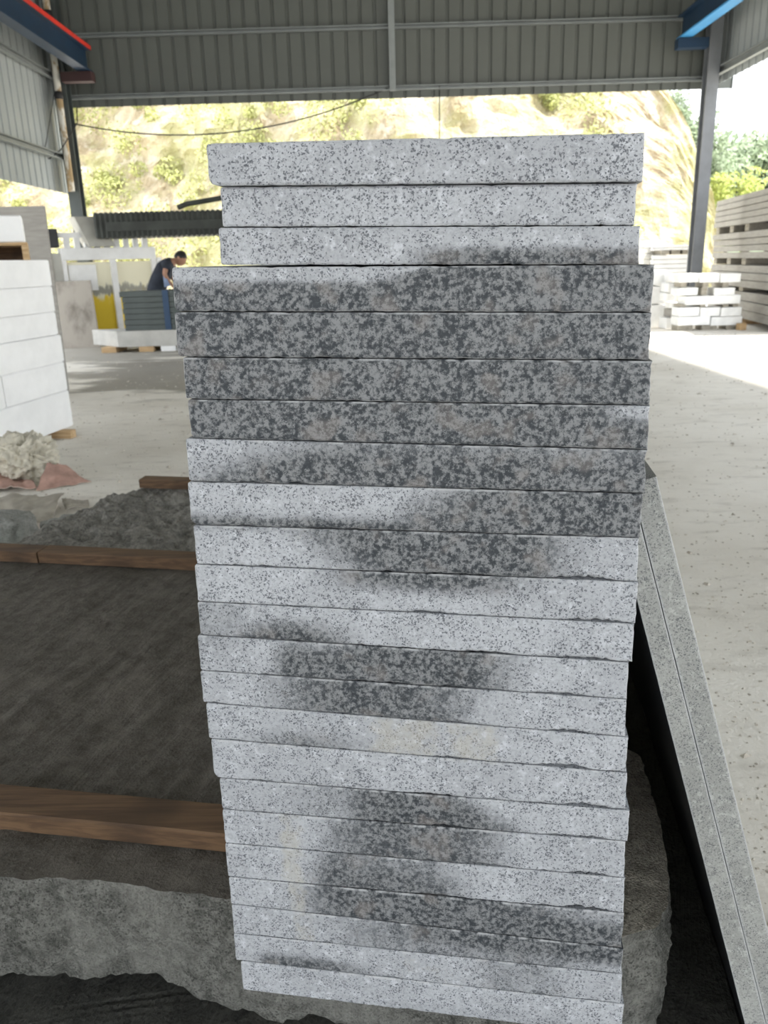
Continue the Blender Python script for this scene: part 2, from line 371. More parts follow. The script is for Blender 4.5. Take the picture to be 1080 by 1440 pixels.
WET = [None, None,
    lambda u, w: sst(.62, .25, w) * sst(.40, .58, u),
    lambda u, w: sst(.80, .50, w - .45 * sst(.40, .62, u)),
    lambda u, w: 1., lambda u, w: 1., lambda u, w: 1. - .8 * sst(.86, .98, u) * sst(.4, .9, w),
    lambda u, w: .95 * sst(.06, .42, u + .25 * (1 - w)) * (1 - .25 * sst(.5, 1, w)),
    lambda u, w: max(sst(.45, .05, w) * .95, sst(.25, .60, u - .15 * w)),
    lambda u, w: max(sst(.15, .45, u + .15 * (w - .5)) * sst(.97, .72, u), .5 * sst(.7, 1, w) * sst(.9, .6, u)) * .95,
    lambda u, w: sst(.25, .85, w) * sst(.18, .5, u) * sst(.9, .6, u),
    lambda u, w: max(sst(1.1, .1, math.hypot((u - .22) / .22, w / 1.0)), .45 * sst(.35, .0, u)),
    lambda u, w: max(sst(.13, .24, u) * sst(.86, .60, u) * (1 - .45 * sst(.5, 1, w) * sst(.45, .3, u)), .4 * sst(.25, .0, u) * w),
    lambda u, w: .92 * sst(.04, .34, u) * sst(.80, .50, u),
    lambda u, w: .6 * sst(1.1, .1, math.hypot((u - .25) / .25, w / .8)), lambda u, w: .25 * sst(.3, 0, w),
    lambda u, w: max(sst(.22, .42, u) * sst(.84, .64, u + .12 * w), .45 * sst(.05, .3, u) * sst(.5, .3, u)),
    lambda u, w: .85 * sst(.14, .40, u) * sst(.84, .58, u),
    lambda u, w: .95 * sst(.16, .30, u) * sst(.74, .46, u) * (.7 + .3 * sst(.9, .3, w)),
    lambda u, w: sst(.12, .32, u) * (1 - .55 * sst(.6, .95, u) * sst(.45, .85, w)),
    lambda u, w: (.62 * sst(.10, .40, u) + .38 * sst(.38, .6, u) * sst(.2, .7, w)) * (1 - .5 * sst(.8, 1, u) * sst(.5, .1, w)),
    lambda u, w: max(.85 * sst(.75, .15, w) * sst(.02, .10, u) * sst(.5, .2, u), .5 * sst(.55, .7, u) * sst(.95, .8, u)), lambda u, w: .3 * sst(.3, .5, u) * sst(.6, .2, w)]
def box01(u, a, b, s=.02): return sst(a - s, a + s, u) * sst(b + s, b - s, u)
STAIN = {14: lambda u, w: .75 * box01(u, .40, .72, .04) * (1 - .4 * box01(u, .56, .60)), 15: lambda u, w: .45 * sst(.85, 1, w) * box01(u, .1, .75, .05),
         17: lambda u, w: .7 * box01(u, .145, .215), 18: lambda u, w: .8 * box01(u, .145, .21), 19: lambda u, w: .7 * box01(u, .155, .21), 20: lambda u, w: .6 * box01(u, .16, .23),
         21: lambda u, w: .4 * box01(u, .42, .60, .06), 9: lambda u, w: .35 * box01(u, .2, .3) * sst(.3, .8, w)}
LOOK = ['topmost granite slab of the tall stack, pale and overhanging the one below',
    'pale granite slab directly under the topmost overhanging slab', 'third granite slab down, pale with a damp lower right edge',
    'widest granite slab, pale upper left and damp below, where the stack steps out', 'fifth granite slab down, dark and damp all over',
    'sixth granite slab down, dark damp, set in slightly at the left', 'seventh granite slab down, lowest of the wholly dark damp ones',
    'eighth granite slab down, pale left end fading to damp grey', 'ninth granite slab down, pale upper left over a damp lower edge',
    'tenth granite slab down, pale left end and damp middle', 'eleventh granite slab down, damp only along its upper middle',
    'twelfth granite slab down, pale with one damp spot left of centre', 'thirteenth granite slab down, long damp patch in the middle',
    'fourteenth granite slab down, damp patch left of the centre', 'granite slab with the beige cement smear in the middle',
    'pale granite slab just below the one with the cement smear', 'seventeenth granite slab down, dark damp patch in the middle',
    'eighteenth granite slab down, beige streak near its left end', 'nineteenth granite slab down, faint damp patch crossed by beige streak',
    'twentieth granite slab down, damp along most of its right part', 'twenty-first granite slab down, dark right half near the bottom',
    'second lowest granite slab of the stack, damp lower left', 'lowest granite slab of the stack, resting above the broken rock']
def granite_slab(i, d):
    ul, ur, tl, tr, bl, br = d; rr = random.Random(100 + i); L = 2.35 if i > 2 else 2.0
    cols = [0, .0025, .006, .012] + [.02 + .96 * k / 150 for k in range(151)] + [.988, .994, .9975, 1]
    rows = [0, .025, .06, .12, .25, .42, .6, .78, .89, .945, .978, 1]
    nc, nr = len(cols), len(rows); W_ = ur - ul
    # chips along the lower and upper arrises
    chB = [(rr.uniform(0, 1), rr.uniform(.006, .03), rr.uniform(.0003, .0011)) for _ in range(7)]
    chT = [(rr.uniform(0, 1), rr.uniform(.006, .02), rr.uniform(.0003, .0009)) for _ in range(6)]
    if 9 <= i <= 18: chB += [(rr.uniform(.84, .92), rr.uniform(.05, .085), rr.uniform(.0018, .0034)), (rr.uniform(.5, .7), .06, .0012)]
    chL = [(rr.uniform(0, 1), .15, rr.uniform(0, .0010)) for _ in range(2)]; chR = [(rr.uniform(0, 1), .2, rr.uniform(0, .0012)) for _ in range(3)]
    rc = rr.uniform(.006, .011) if i in (0, 3, 4, 6, 8, 15) else rr.uniform(.001, .004)
    rct = .003
    def chip(lst, x): return sum(a * max(0, 1 - ((x - c) / w) ** 2) * (.35 + 1.3 * abs(nz(x * 150, c * 9, i, 1, 2)) + .5 * abs(nz(x * 420, c * 7, i, 1, 4))) for c, w, a in lst)
    vs, wet, stain, edge = [], [], [], []
    for r, w in enumerate(rows):
        for c, uu in enumerate(cols):
            top = tl + (tr - tl) * uu; bot = bl + (br - bl) * uu; th = top - bot
            jb = .0010 * nz(uu * 60, i, 0, 1, 3) + .0010 * nz(uu * 190, i, 5, 1, 1); jt = .0005 * nz(uu * 70, i, 9, 1, 5)
            cb_, ct_ = chip(chB, uu), chip(chT, uu)
            z = bot + th * w
            fb = sst(.16, 0, w); ft = sst(.84, 1, w)
            z += fb * (abs(jb) + cb_) - ft * (abs(jt) + ct_)
            x = ul + W_ * uu
            fl = sst(.02, 0, uu); fr = sst(.98, 1, uu)
            x += fl * (chip(chL, w) + .0009 * abs(nz(w * 9, i, 2))) - fr * (chip(chR, w) + .0018 * abs(nz(w * 14, i, 7)))
            hb = w * th
            if hb < rc: x += (rc - math.sqrt(max(0, rc * rc - (rc - hb) ** 2))) * sst(.03, 0, uu); 
            hr = (1 - w) * th
            if hr < rct: x += (rct - math.sqrt(max(0, rct * rct - (rct - hr) ** 2))) * sst(.02, 0, uu)
            de = min(hb, (1 - w) * th, uu * W_, (1 - uu) * W_)
            rec = .0022 * max(0, 1 - de / .0028) ** 1.5 + fb * (cb_ * 1.6) + ft * ct_ * 1.2
            v = z; zz = H + v * math.cos(LAM); n = NF + v * math.sin(LAM) + OFF[i] + rec + .0004 * nz(x * 30, z * 30, i)
            vs.append(UN(x, n, zz))
            wet.append(WET[i](uu, w) if WET[i] else 0.); stain.append(STAIN[i](uu, w) if i in STAIN else 0.)
            edge.append(1. if (r in (0, nr - 1, nr - 2) or c in (0, nc - 1)) else 0.)
    fs = [(r * nc + c, r * nc + c + 1, (r + 1) * nc + c + 1, (r + 1) * nc + c) for r in range(nr - 1) for c in range(nc - 1)]
    ring = [c for c in range(nc)] + [r * nc + nc - 1 for r in range(1, nr)] + [(nr - 1) * nc + c for c in range(nc - 2, -1, -1)] + [r * nc for r in range(nr - 2, 0, -1)]
    m = len(ring); base = len(vs)
    for k in ring: vs.append(vs[k].copy())
    for k in ring: vs.append(vs[k] + NV * L)
    for k in range(m): fs.append((base + (k + 1) % m, base + k, base + m + k, base + m + (k + 1) % m))
    fs.append(tuple(base + m + k for k in range(m))[::-1])
    wet += [wet[k] for k in ring] + [0.] * m; stain += [0.] * (2 * m); edge += [0.] * (2 * m)
    loc = UN((ul + ur) / 2, NF + L / 2, H + (bl + br) / 2)
    o = mesh('granite_slab', vs, fs, 'granite', None, False, loc)
    for nm, dat in (('wet', wet), ('stain', stain), ('edge', edge)):
        at = o.data.attributes.new(nm, 'FLOAT', 'POINT'); at.data.foreach_set('value', dat)
    return tag(o, LOOK[i], 'stone slab', 'granite slabs in the tall stack')
OFF = [-.010, .002, .001] + [random.Random(5).uniform(-.001, .001) for _ in range(20)]
for i, d in enumerate(SL): granite_slab(i, d)
Z0L, Z0R = H + SL[-1][4] * math.cos(LAM), H + SL[-1][5] * math.cos(LAM)      # stack underside
def zbase(u):
    ul, ur = SL[-1][0], SL[-1][1]; return Z0L + (Z0R - Z0L) * (u - ul) / (ur - ul)
# ------------------------------------------------------------------ timbers under the stack
TH = .046
def timber(n0, n1, u0, u1, label, seed, mat='wood'):
    rr = random.Random(seed); vs = []; nseg = 14
    for k in range(nseg + 1):
        u = u0 + (u1 - u0) * k / nseg
        z = Z0L + .004 + (zbase(u) - Z0L) * 1.0 - .0055
        for (n, dz) in ((n0 + .003, -TH), (n1, -TH), (n1 + .002, 0), (n1 - .003, .0), (n0 + .004, .0), (n0, -.004)):
            vs.append(UN(u, n + rr.uniform(-.0012, .0012), z + dz + rr.uniform(-.0006, 0)))
    fs = []
    for k in range(nseg):
        for j in range(6): fs.append((k * 6 + j, (k + 1) * 6 + j, (k + 1) * 6 + (j + 1) % 6, k * 6 + (j + 1) % 6))
    fs += [(0, 1, 2, 3, 4, 5), tuple(range(nseg * 6, nseg * 6 + 6))[::-1]]
    o = mesh('timber_bearer', vs, fs, mat, None, False, UN((u0 + u1) / 2, (n0 + n1) / 2, zbase((u0 + u1) / 2) - TH))
    o.rotation_euler = (0, 0, 0); return tag(o, label, 'timber', 'timbers on the rough stone slab')
NS = H - 1.135 - .01                                     # n-scale: measured at the reference height
timber(1.318, 1.410, -2.4, .17, 'brown timber bearer nearest the camera, lying under the stack', 1)
timber(2.835, 2.925, -1.862, .10, 'middle brown timber bearer, long piece meeting the stack', 2)
timber(2.832, 2.920, -2.75, -1.866, 'middle timber bearer, short piece at the left picture edge', 3)
timber(3.962, 4.05, -1.935, -.2, 'farthest short timber bearer at the far edge of the rough slab', 4)

# ------------------------------------------------------------------ rough stone slabs under everything
def rough_slab(name, outline, ztop, zbot, label, mats, seed, amp=.012, side=.02, rings=34, per=340, topfn=None, botfn=None, c=None, pale=None):
    pts = [Vector((a, b)) for a, b in outline]; m = len(pts)
    # resample the closed outline
    seg = [(pts[(k + 1) % m] - pts[k]).length for k in range(m)]; tot = sum(seg); loop = []
    k, acc = 0, 0.
    for q in range(per):
        s = tot * q / per
        while s > acc + seg[k]: acc += seg[k]; k += 1
        loop.append(pts[k].lerp(pts[(k + 1) % m], (s - acc) / seg[k]))
    c = Vector(c) if c else sum(loop, Vector((0, 0))) / per
    lp = []
    for p in loop:
        d = (p - c).normalized(); q = p + d * (side * (.18 * nz(p.x, p.y, 0, 5, seed) + .4 * nz(p.x, p.y, 3, 21, seed) + .4 * nz(p.x, p.y, 5, 60, seed))); lp.append(q)
    vs, fs, mi = [], [], []
    def top(p):
        w = UN(p.x, p.y, 0); s45 = (w.x * .28 + w.y * .96); c45 = (-w.x * .96 + w.y * .28)
        r = nz(s45 * 2.2, c45 * 8, 0, 1, seed) * .42 + nz(s45 * 6, c45 * 24, 2, 1, seed) * .3 + nz(w.x, w.y, 4, 4, seed) * .4 + .22 * nz(w.x, w.y, 4, 17, seed) - .5 * max(0, nz(s45 * 3, c45 * 15, 6, 1, seed + 1) - .42)
        z = ztop(p.x) + amp * (r - .55)
        return z + (topfn(p) if topfn else 0)
    vs.append(UN(c.x, c.y, top(c)))
    for r in range(1, rings + 1):
        f = (r / rings) ** .8
        for p in lp:
            q = c.lerp(p, f); vs.append(UN(q.x, q.y, top(q)))
    for k in range(per): fs.append((0, 1 + k, 1 + (k + 1) % per)); mi.append(0)
    for r in range(rings - 1):
        a = 1 + r * per
        for k in range(per): fs.append((a + k, a + per + k, a + per + (k + 1) % per, a + (k + 1) % per)); mi.append(0)
    nside = 22; a0 = 1 + (rings - 1) * per
    for r in range(1, nside + 1):
        f = r / nside
        for k, p in enumerate(lp):
            d = (p - c).normalized(); zb = zbot(p.x) if not botfn else botfn(p)
            zt = vs[a0 + k].z; z = zt + (zb - zt) * f
            bul = .010 * math.sin(f * math.pi) + side * .6 * nz(p.x * 1., p.y * 1., z * 1., 11, seed + 2) + side * .5 * nz(p.x, p.y, z, 34, seed + 4) + side * .35 * nz(p.x, p.y, z, 90, seed + 6)
            q = p + d * (bul * min(1, f * 4) - .05 * f * f * (0 if r < nside else 1)); vs.append(UN(q.x, q.y, z + (.012 * nz(p.x, p.y, 1, 16, seed) + .006 * nz(p.x, p.y, 1, 50, seed)) * (f > .8)))
    for r in range(nside):
        a = a0 + r * per
        for k in range(per): fs.append((a + k, a + per + k, a + per + (k + 1) % per, a + (k + 1) % per)); mi.append(1)
    b0 = a0 + nside * per; fs.append(tuple(b0 + k for k in range(per))); mi.append(1)
    if pale is not None:
        mi = [pale(sum((vs[k] for k in f), Vector()) / len(f)) if m_ == 0 else m_ for f, m_ in zip(fs, mi)]
    zc = zbot(c.x)
    o = mesh(name, vs, fs, mats, None, False, UN(c.x, c.y, zc), mi)
    return tag(o, label, 'stone slab')
PLAT = [(-2.9, 1.19), (-2, 1.19), (-.99, 1.196), (-.77, 1.211), (-.51, 1.203), (-.1, 1.2), (.23, 1.205), (.315, 1.25), (.349, 1.338), (.363, 1.529), (.365, 1.68), (.36, 1.80), (.30, 1.84),
        (.16, 2.0), (.1, 2.6), (.05, 3.4), (-.3, 4.12), (-1.2, 4.26), (-1.67, 4.15), (-1.956, 4.034), (-2.076, 3.694), (-2.132, 3.316), (-2.131, 3.081), (-2.5, 2.9), (-3.0, 2.7)]
def lump(p):      # the far end is broken and lumpy
    f = sst(2.95, 3.2, p.y); w = UN(p.x, p.y, 0)
    return f * (.030 * nz(w.x, w.y, 2, 6, 4) + .022 * nz(w.x, w.y, 2, 15, 5) + .012 * nz(w.x, w.y, 2, 36, 5) - .012) 
ztop = lambda u: zbase(u) - TH + .002
# bottom edge of the broken front, measured
BE = [(-1.6, .06), (-1.045, .066), (-.914, .062), (-.75, .09), (-.70, .10), (-.62, .078), (-.612, .045), (-.51, .02), (-.40, .018), (-.36, .045), (-.30, .02), (-.1, .03), (.05, .02), (.5, .02)]
def botz(p):
    u = p.x
    if p.y > 1.3: return .02
    for (a, za), (b, zb) in zip(BE, BE[1:]):
        if a <= u <= b: return za + (zb - za) * (u - a) / (b - a)
    return .05
rough_slab('rough_stone_slab', PLAT, ztop, lambda u: .02, 'broad rough split stone slab with broken front edge, carrying the timbers', ['rough_top', 'rough_face', 'rough_far', 'rough_lit'], 3.3, amp=.015, side=.016, per=1000, rings=60, topfn=lump, botfn=botz, c=(-1.15, 2.3), pale=lambda q: 3 if q.dot(UV) > .15 + .03 * nz(q.x, q.y, 0, 12) else (2 if q.dot(NV) > 2.9 + .06 * nz(q.x, q.y, 0, 8) else 0))
LOW = [(-2.8, .62), (-1.5, .66), (-.6, .62), (.1, .70), (.40, .8), (.4955, 1.25), (.4955, 3.3), (.0, 3.35), (-1.3, 3.0), (-2.8, 2.6)]  # right and rear reach added so the floor of the gap looks shaded
rough_slab('damp_shade_slab', LOW, lambda u: .026, lambda u: .0, 'dark damp stone slab flat on the ground in front of the broken edge, extended to darken the gap', ['lower', 'lower'], 8.1, amp=.008, side=.004, per=320, rings=40, c=(-.5, 1.3))

# ------------------------------------------------------------------ two thin slabs leaning on the right side of the stack
def lean_slab(inner, outer, n0, L, label, seed):
    """inner/outer = (u,z) of the top and (u,z) at the floor"""
    (ia, ib), (oa, ob) = inner, outer; vs = []; ed = []; nseg = 60; fc = (0, .045, .12, .5, .88, .955, 1); nc = len(fc)
    for k in range(nseg + 1):
        f = k / nseg
        for j, q in enumerate(fc):
            a = ia[0] + (ib[0] - ia[0]) * f; az = ia[1] + (ib[1] - ia[1]) * f; b = oa[0] + (ob[0] - oa[0]) * f; bz = oa[1] + (ob[1] - oa[1]) * f
            rec = .0006 if j in (0, nc - 1) else 0.
            w = (.0009 * nz(f * 60, j, seed) + .0006 * nz(f * 170, j, seed)) if j in (0, nc - 1) else 0.
            w = abs(w) if j == 0 else -abs(w)
            vs.append(UN(a + (b - a) * q + w, n0 + rec + .0004 * nz(f * 40, j * 3, seed), az + (bz - az) * q)); ed.append(1. if j in (0, nc - 1) else (.5 if j in (1, nc - 2) else 0.))
    m = len(vs); fs, mi = [], []
    for k in range(nseg):
        for j in range(nc - 1): a = k * nc + j; fs.append((a, a + 1, a + nc + 1, a + nc)); mi.append(0)
    ring = [k * nc for k in range(nseg + 1)] + [nseg * nc + j for j in range(1, nc)] + [k * nc + nc - 1 for k in range(nseg - 1, -1, -1)] + [j for j in range(nc - 2, 0, -1)]
    r = len(ring); vs += [vs[k].copy() for k in ring]; vs += [vs[k] + NV * L for k in ring]; ed += [0.] * (2 * r)
    for k in range(r):
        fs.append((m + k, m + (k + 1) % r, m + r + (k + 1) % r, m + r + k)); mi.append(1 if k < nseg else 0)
    fs.append(tuple(m + r + k for k in range(r))); mi.append(0)
    o = mesh('thin_granite_slab', vs, fs, ['lean', 'inner_shade'], None, False, UN(ib[0], n0 + L / 2, 0), mi)
    at = o.data.attributes.new('edge', 'FLOAT', 'POINT'); at.data.foreach_set('value', ed)
    return tag(o, label, 'stone slab', 'thin slabs leaning on the stack')
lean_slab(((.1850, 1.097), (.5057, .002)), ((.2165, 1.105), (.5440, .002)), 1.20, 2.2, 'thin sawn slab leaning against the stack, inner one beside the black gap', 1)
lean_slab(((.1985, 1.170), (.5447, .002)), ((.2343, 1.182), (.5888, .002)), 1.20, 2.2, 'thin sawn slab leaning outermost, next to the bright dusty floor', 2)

# ================================================================== left: pile of white blocks
def quad_prism(name, base4, z0, z1, mat, label=None, cat=None, group=None, parent=None, bev=.006):
    """upright block on four ground-plan corners"""
    c = sum((Vector(p) for p in base4), Vector((0, 0))) / 4
    bm = bmesh.new(); lo = [bm.verts.new((p[0] - c.x, p[1] - c.y, 0)) for p in base4]; hi = [bm.verts.new((p[0] - c.x, p[1] - c.y, z1 - z0)) for p in base4]
    bm.faces.new(lo[::-1]); bm.faces.new(hi)
    for k in range(4): bm.faces.new((lo[k], lo[(k + 1) % 4], hi[(k + 1) % 4], hi[k]))
    bmesh.ops.recalc_face_normals(bm, faces=bm.faces)
    if bev: bmesh.ops.bevel(bm, geom=list(bm.edges), offset=bev, segments=2, affect='EDGES')
    me = bpy.data.meshes.new(name); bm.to_mesh(me); bm.free(); me.materials.append(M[mat])
    o = bpy.data.objects.new(name, me); o.location = (c.x, c.y, z0); link(o, parent)
    if label: tag(o, label, cat, group)
    return o
TB = .075                                              # bearers below the pile
pf, pn = G(103, 598, TB), G(0, 637, TB)                # far and near ends of the visible side
pd = (pn - pf).normalized(); pw = Vector((-pd.y, pd.x, 0)); pw = pw if pw.x < 0 else -pw
ys = [598, 548, 508, 470, 438, 402, 365]
zs = []
for k, y in enumerate(ys):
    xx = 103 - (598 - y) * 25 / 235.; zs.append(D(xx, y, pf.y).z)
zs[0] = TB
names = ['bottom', 'second', 'third', 'fourth', 'fifth', 'top']
rr = random.Random(4)
for r in range(6):
    cuts = [0, 1.0 + .0, 2.1] if r % 2 == 0 else [0, 1.55, 2.1]
    cuts = [0, .985, 2.2] if r == 1 else ([0, 2.2] if r in (5,) else ([0, 1.35, 2.2] if r in (2, 4) else [0, 1.75, 2.2]))
    for k in range(len(cuts) - 1):
        j = rr.uniform(-.012, .012)
        a = pf + pd * (cuts[k] + .002) + pw * j; b = pf + pd * (cuts[k + 1] - .002) + pw * j
        q = [(a.x, a.y), (b.x, b.y), (b.x + pw.x * .75, b.y + pw.y * .75), (a.x + pw.x * .75, a.y + pw.y * .75)]
        where = 'far end' if k == 0 else 'near end'
        quad_prism('white_stone_block', q, zs[r] + .001, zs[r + 1] - .002, 'white_stone', f'white sawn stone block at the {where} of the {names[r]} course, left pile', 'stone block', 'white blocks in the left pile', bev=.008)
for k, s in enumerate((.22, 1.75)):
    p = pf + pd * s; a = math.atan2(pw.y, pw.x)
    tag(box('timber_bearer', (p.x + pw.x * .33, p.y + pw.y * .33, 0), (.9, .10, TB - .001), 'wood_pale', rot=(0, 0, a), bev=.004), ('pale timber end poking out under the far end of the white pile', 'pale timber under the near end of the white pile')[k], 'timber')
# upper white block on a wooden frame, standing on the pile
ztp = zs[-1]
yu = pf.y - .35
pa = D(40, 362, yu); z1, z2 = D(20, 341, yu).z, D(20, 303, yu).z
xe = D(40, 340, yu).x
fr = tag(empty('wooden_pallet', (xe - .5 * .93 - .35 * .36, yu + .1, ztp), .38), 'small wooden pallet on top of the white block pile', 'pallet')
hgt = z1 - ztp
box('deck_board', (0, 0, hgt - .025), (1.0, .6, .025), 'wood_pale', fr)
box('bearer', (.475, 0, 0), (.05, .6, hgt - .025), 'wood_pale', fr); box('bearer', (0, .1, 0), (.06, .4, hgt - .025), 'wood', fr); box('bearer', (-.475, 0, 0), (.05, .6, hgt - .025), 'wood', fr)
box('dark_backing', (0, .27, 0), (.9, .03, hgt - .025), 'wood', fr)  # board added behind the opening to make the pallet recess dark
xe2 = D(33, 320, yu).x
tag(box('white_stone_block', (xe2 - .45 * .93 - .30 * .37, yu + .1, z1 + .001), (.9, .55, z2 - z1), 'white_stone', rot=(0, 0, .38), bev=.01), 'single white stone block set on the wooden pallet', 'stone block')
# grey slabs standing on edge behind the pile
yg = 10.2
gx = D(50, 290, yg).x; gz = D(30, 288, yg).z
for k in range(3):
    o = box('grey_stone_panel', (gx - .72 - .03 * k, yg + .06 * k + .05, 0.), (1.5, .045, gz - .02 * k), 'pale_stone' if k else 'grey_stone', rot=(math.radians(-3), 0, .12), bev=.004)
    tag(o, ('grey stone panel standing upright behind the white block pile', 'second upright stone panel behind the white pile, behind the grey one', 'hindmost upright stone panel behind the white pile')[k], 'stone slab', 'panels standing behind the white pile')

# ================================================================== left background: saw, slab pack, worker
tr_ = NT('worn_yellow_paint'); co = tr_.obj(); zc = tr_.sepx(co, 2)
band = tr_.rng(tr_.ma('ADD', zc, tr_.ma('MULTIPLY', tr_.ma('SUBTRACT', tr_.noise(tr_.scaled(co, (1, 1, .35)), 7, 4, .65), .5), .9)), .92, 1.08)
cY = tr_.mix(band, (.80, .58, .03), (.80, .76, .58))
blot = tr_.rng(tr_.ma('ABSOLUTE', tr_.ma('SUBTRACT', tr_.ma('ADD', zc, tr_.ma('MULTIPLY', tr_.ma('SUBTRACT', tr_.noise(tr_.scaled(co, (1, 1, .2)), 9, 5, .7), .5), .55)), 1.10)), .05, .12, .85, 0.)
cY = tr_.mix(blot, cY, (.22, .22, .20)); tr_.out(cY, .6); M['yellow'] = tr_.m
M['machine_white'] = m_plain('machine_white', (.74, .74, .73), .5, .1, 2)
M['machine_grey'] = m_plain('machine_grey', (.36, .355, .32), .55, .12, 3)
M['concrete'] = m_plain('old_concrete', (.38, .36, .32), .9, .15, 2, bump=.3)
mA, mB = D(84, 349, 17.0), D(218, 354, 18.1)
md = Vector((mB.x - mA.x, mB.y - mA.y, 0)); ml = md.length; md.normalize(); ma_ = math.atan2(md.y, md.x)
mh = mA.z
saw = tag(empty('bridge_saw', (mA.x, mA.y, 0), ma_), 'white and yellow bridge saw with a dark bellows beam across the yard', 'machine')
box('side_wall', (ml / 2, .16, .0), (ml, .16, mh - .28), 'yellow', saw)
for k, (x0, x1, mt) in enumerate(((.0, .09, 'machine_white'), (.98, 1.10, 'machine_white'), (1.98, 2.08, 'machine_white'), (ml - .1, ml, 'machine_white'))):
    box('upright', ((x0 + x1) / 2, .05, 0), (x1 - x0, .10, mh - .22), mt, saw)
box('panel', (.40, .07, 1.10), (.56, .05, mh - 1.43), 'machine_white', saw)
box('panel', ((2.10 + ml) / 2, .06, .15), (ml - 2.2, .06, mh - .45), 'machine_white', saw)
box('top_beam', (ml / 2, .10, mh - .24), (ml, .26, .24), 'machine_white', saw, bev=.01)
box('end_panel', (-.10, .16, .05), (.20, .34, mh - .15), 'machine_grey', saw); box('end_seal', (-.22, .14, .35), (.05, .36, mh - .35), 'black', saw)
rh = .30
box('rail_cap', (ml * .5, .14, mh + rh - .10), (ml, .10, .10), 'machine_white', saw)
for k in range(9):
    box('rail_support', (.18 + k * (ml - .3) / 8.2, .14, mh), (.11, .08, rh - .10), 'machine_white', saw)
box('motor_cover', (-.14, .12, mh + .01), (.28, .26, .36), 'black', saw, bev=.02)
# carriage and bridge beam with pleated bellows
inv = Matrix.Rotation(-ma_, 3, 'Z'); base = Vector((mA.x, mA.y, 0))
def toM(p): return inv @ (Vector(p) - base)
cA = toM(D(128, 348, 17.3)); cT = toM(D(122, 305, 17.3))
vs = []
for z, dx in ((mh + .02, .22), (cT.z, -.02)):
    for sx, sy in ((-.26, -.25), (.26, -.25), (.26, .25), (-.26, .25)): vs.append((cA.x + dx + sx, .12 + sy, z))
mesh('carriage', vs, [(0, 3, 2, 1), (4, 5, 6, 7)] + [(k, (k + 1) % 4, 4 + (k + 1) % 4, 4 + k) for k in range(4)], 'machine_grey', saw)
bA = toM(D(140, 318, 17.3)); zt, zbm = D(200, 300, 17.2).z, D(200, 332, 17.2).z
bd = (Matrix.Rotation(-ma_, 3, 'Z') @ Vector((1, .02, 0))).normalized(); bs = Vector((-bd.y, bd.x, 0))
start = toM(D(138, 318, 17.35)); start.z = 0
vs, fs = [], []; npl = 110; LB = 5.6
for k in range(npl + 1):
    ex = .035 if k % 2 else 0.
    for sy, z in ((-.25 - ex, zbm - ex), (.25 + ex, zbm - ex), (.25 + ex, zt + ex), (-.25 - ex, zt + ex)):
        p = start + bd * (LB * k / npl) + bs * sy; vs.append((p.x, p.y, z))
for k in range(npl):
    for j in range(4): fs.append((k * 4 + j, (k + 1) * 4 + j, (k + 1) * 4 + (j + 1) % 4, k * 4 + (j + 1) % 4))
fs += [(0, 1, 2, 3), tuple(range(npl * 4, npl * 4 + 4))[::-1]]
bel = mesh('bellows', vs, fs, 'bellows', saw)
vs = []
for f in (0, 1):
    for sy, z in ((-.30, zbm + .10), (-.27, zbm + .10), (-.27, zbm + .28), (-.30, zbm + .28)):
        p = start + bd * (.25 + (LB - .5) * f) + bs * sy; vs.append((p.x, p.y, z))
mesh('guide_rail', vs, [(0, 1, 2, 3), (4, 7, 6, 5)] + [(j, 4 + j, 4 + (j + 1) % 4, (j + 1) % 4) for j in range(4)], 'bellows', bel)
# far support of the bridge, behind the tall stack
p = start + bd * (LB - .2); box('far_support', (p.x, p.y, 0), (.4, .8, zbm - .03), 'machine_white', saw)
tube('hose', [toM(D(250, 292, 17.2)), toM(D(262, 287, 17.2)), toM(D(285, 283, 17.2)), toM(D(320, 277, 17.2)), toM(D(370, 276, 17.2))], .05, 'bellows', bel)

# grey slab leaning against the saw
q0, q1 = D(82, 480, 16.5), D(139, 474, 16.6); q0.z = q1.z = 0.; t0, t1 = D(78, 396, 16.85), D(126, 394, 16.95)
th_ = Vector((0, .06, 0)); vs = [q0, q1, t1, t0, q0 + th_, q1 + th_, t1 + th_, t0 + th_]
t = NT('stained_slab'); co = t.obj(); t.out(t.mix(t.rng(t.noise(t.scaled(co, (1, 1, .6)), 2.2, 5, .6), .4, .65), (.38, .345, .30), (.17, .15, .125)), .8); M['stained'] = t.m
tag(mesh('leaning_stone_slab', vs, [(0, 1, 2, 3), (5, 4, 7, 6), (0, 4, 5, 1), (1, 5, 6, 2), (2, 6, 7, 3), (3, 7, 4, 0)], 'stained', None, False, (q0 + q1) / 2), 'stained grey slab leaning in front of the yellow saw', 'stone slab')

# pale base block, then the pack of dark green slabs with a blue strap
g0, g1 = G(165, 488, .10), G(262, 486, .10)
yk = (g0.y + g1.y) / 2
bx0, bx1 = D(166, 480, yk).x, D(262, 480, yk).x; zk = D(210, 465, yk).z
for k, (xx, mt) in enumerate(((152, 'wood_pale'), (205, 'wood_pale'), (236, 'white_stone'))):
    p = D(xx, 487, yk); tag(box('support_block', (p.x, yk + .36, 0), (.28, .7, .10), mt, bev=.005), ('pale wooden support under the left end of the pale base block', 'wooden support under the middle of the pale base block', 'white stone support under the pale base block near the stack')[k], 'support')
v_l = D(131, 478, yk + .75).x
quad_prism('pale_base_block', [(bx0, yk), (bx1 + .4, yk), (bx1 + .4, yk + .75), (v_l, yk + .75)], .101, zk, 'base_stone', 'long pale stone block carrying the pack of dark slabs', 'stone block')
dx0 = D(174, 440, yk + .1).x; dx1 = D(262, 440, yk + .1).x + .3; zd = D(210, 409, yk + .1).z
nd = 7
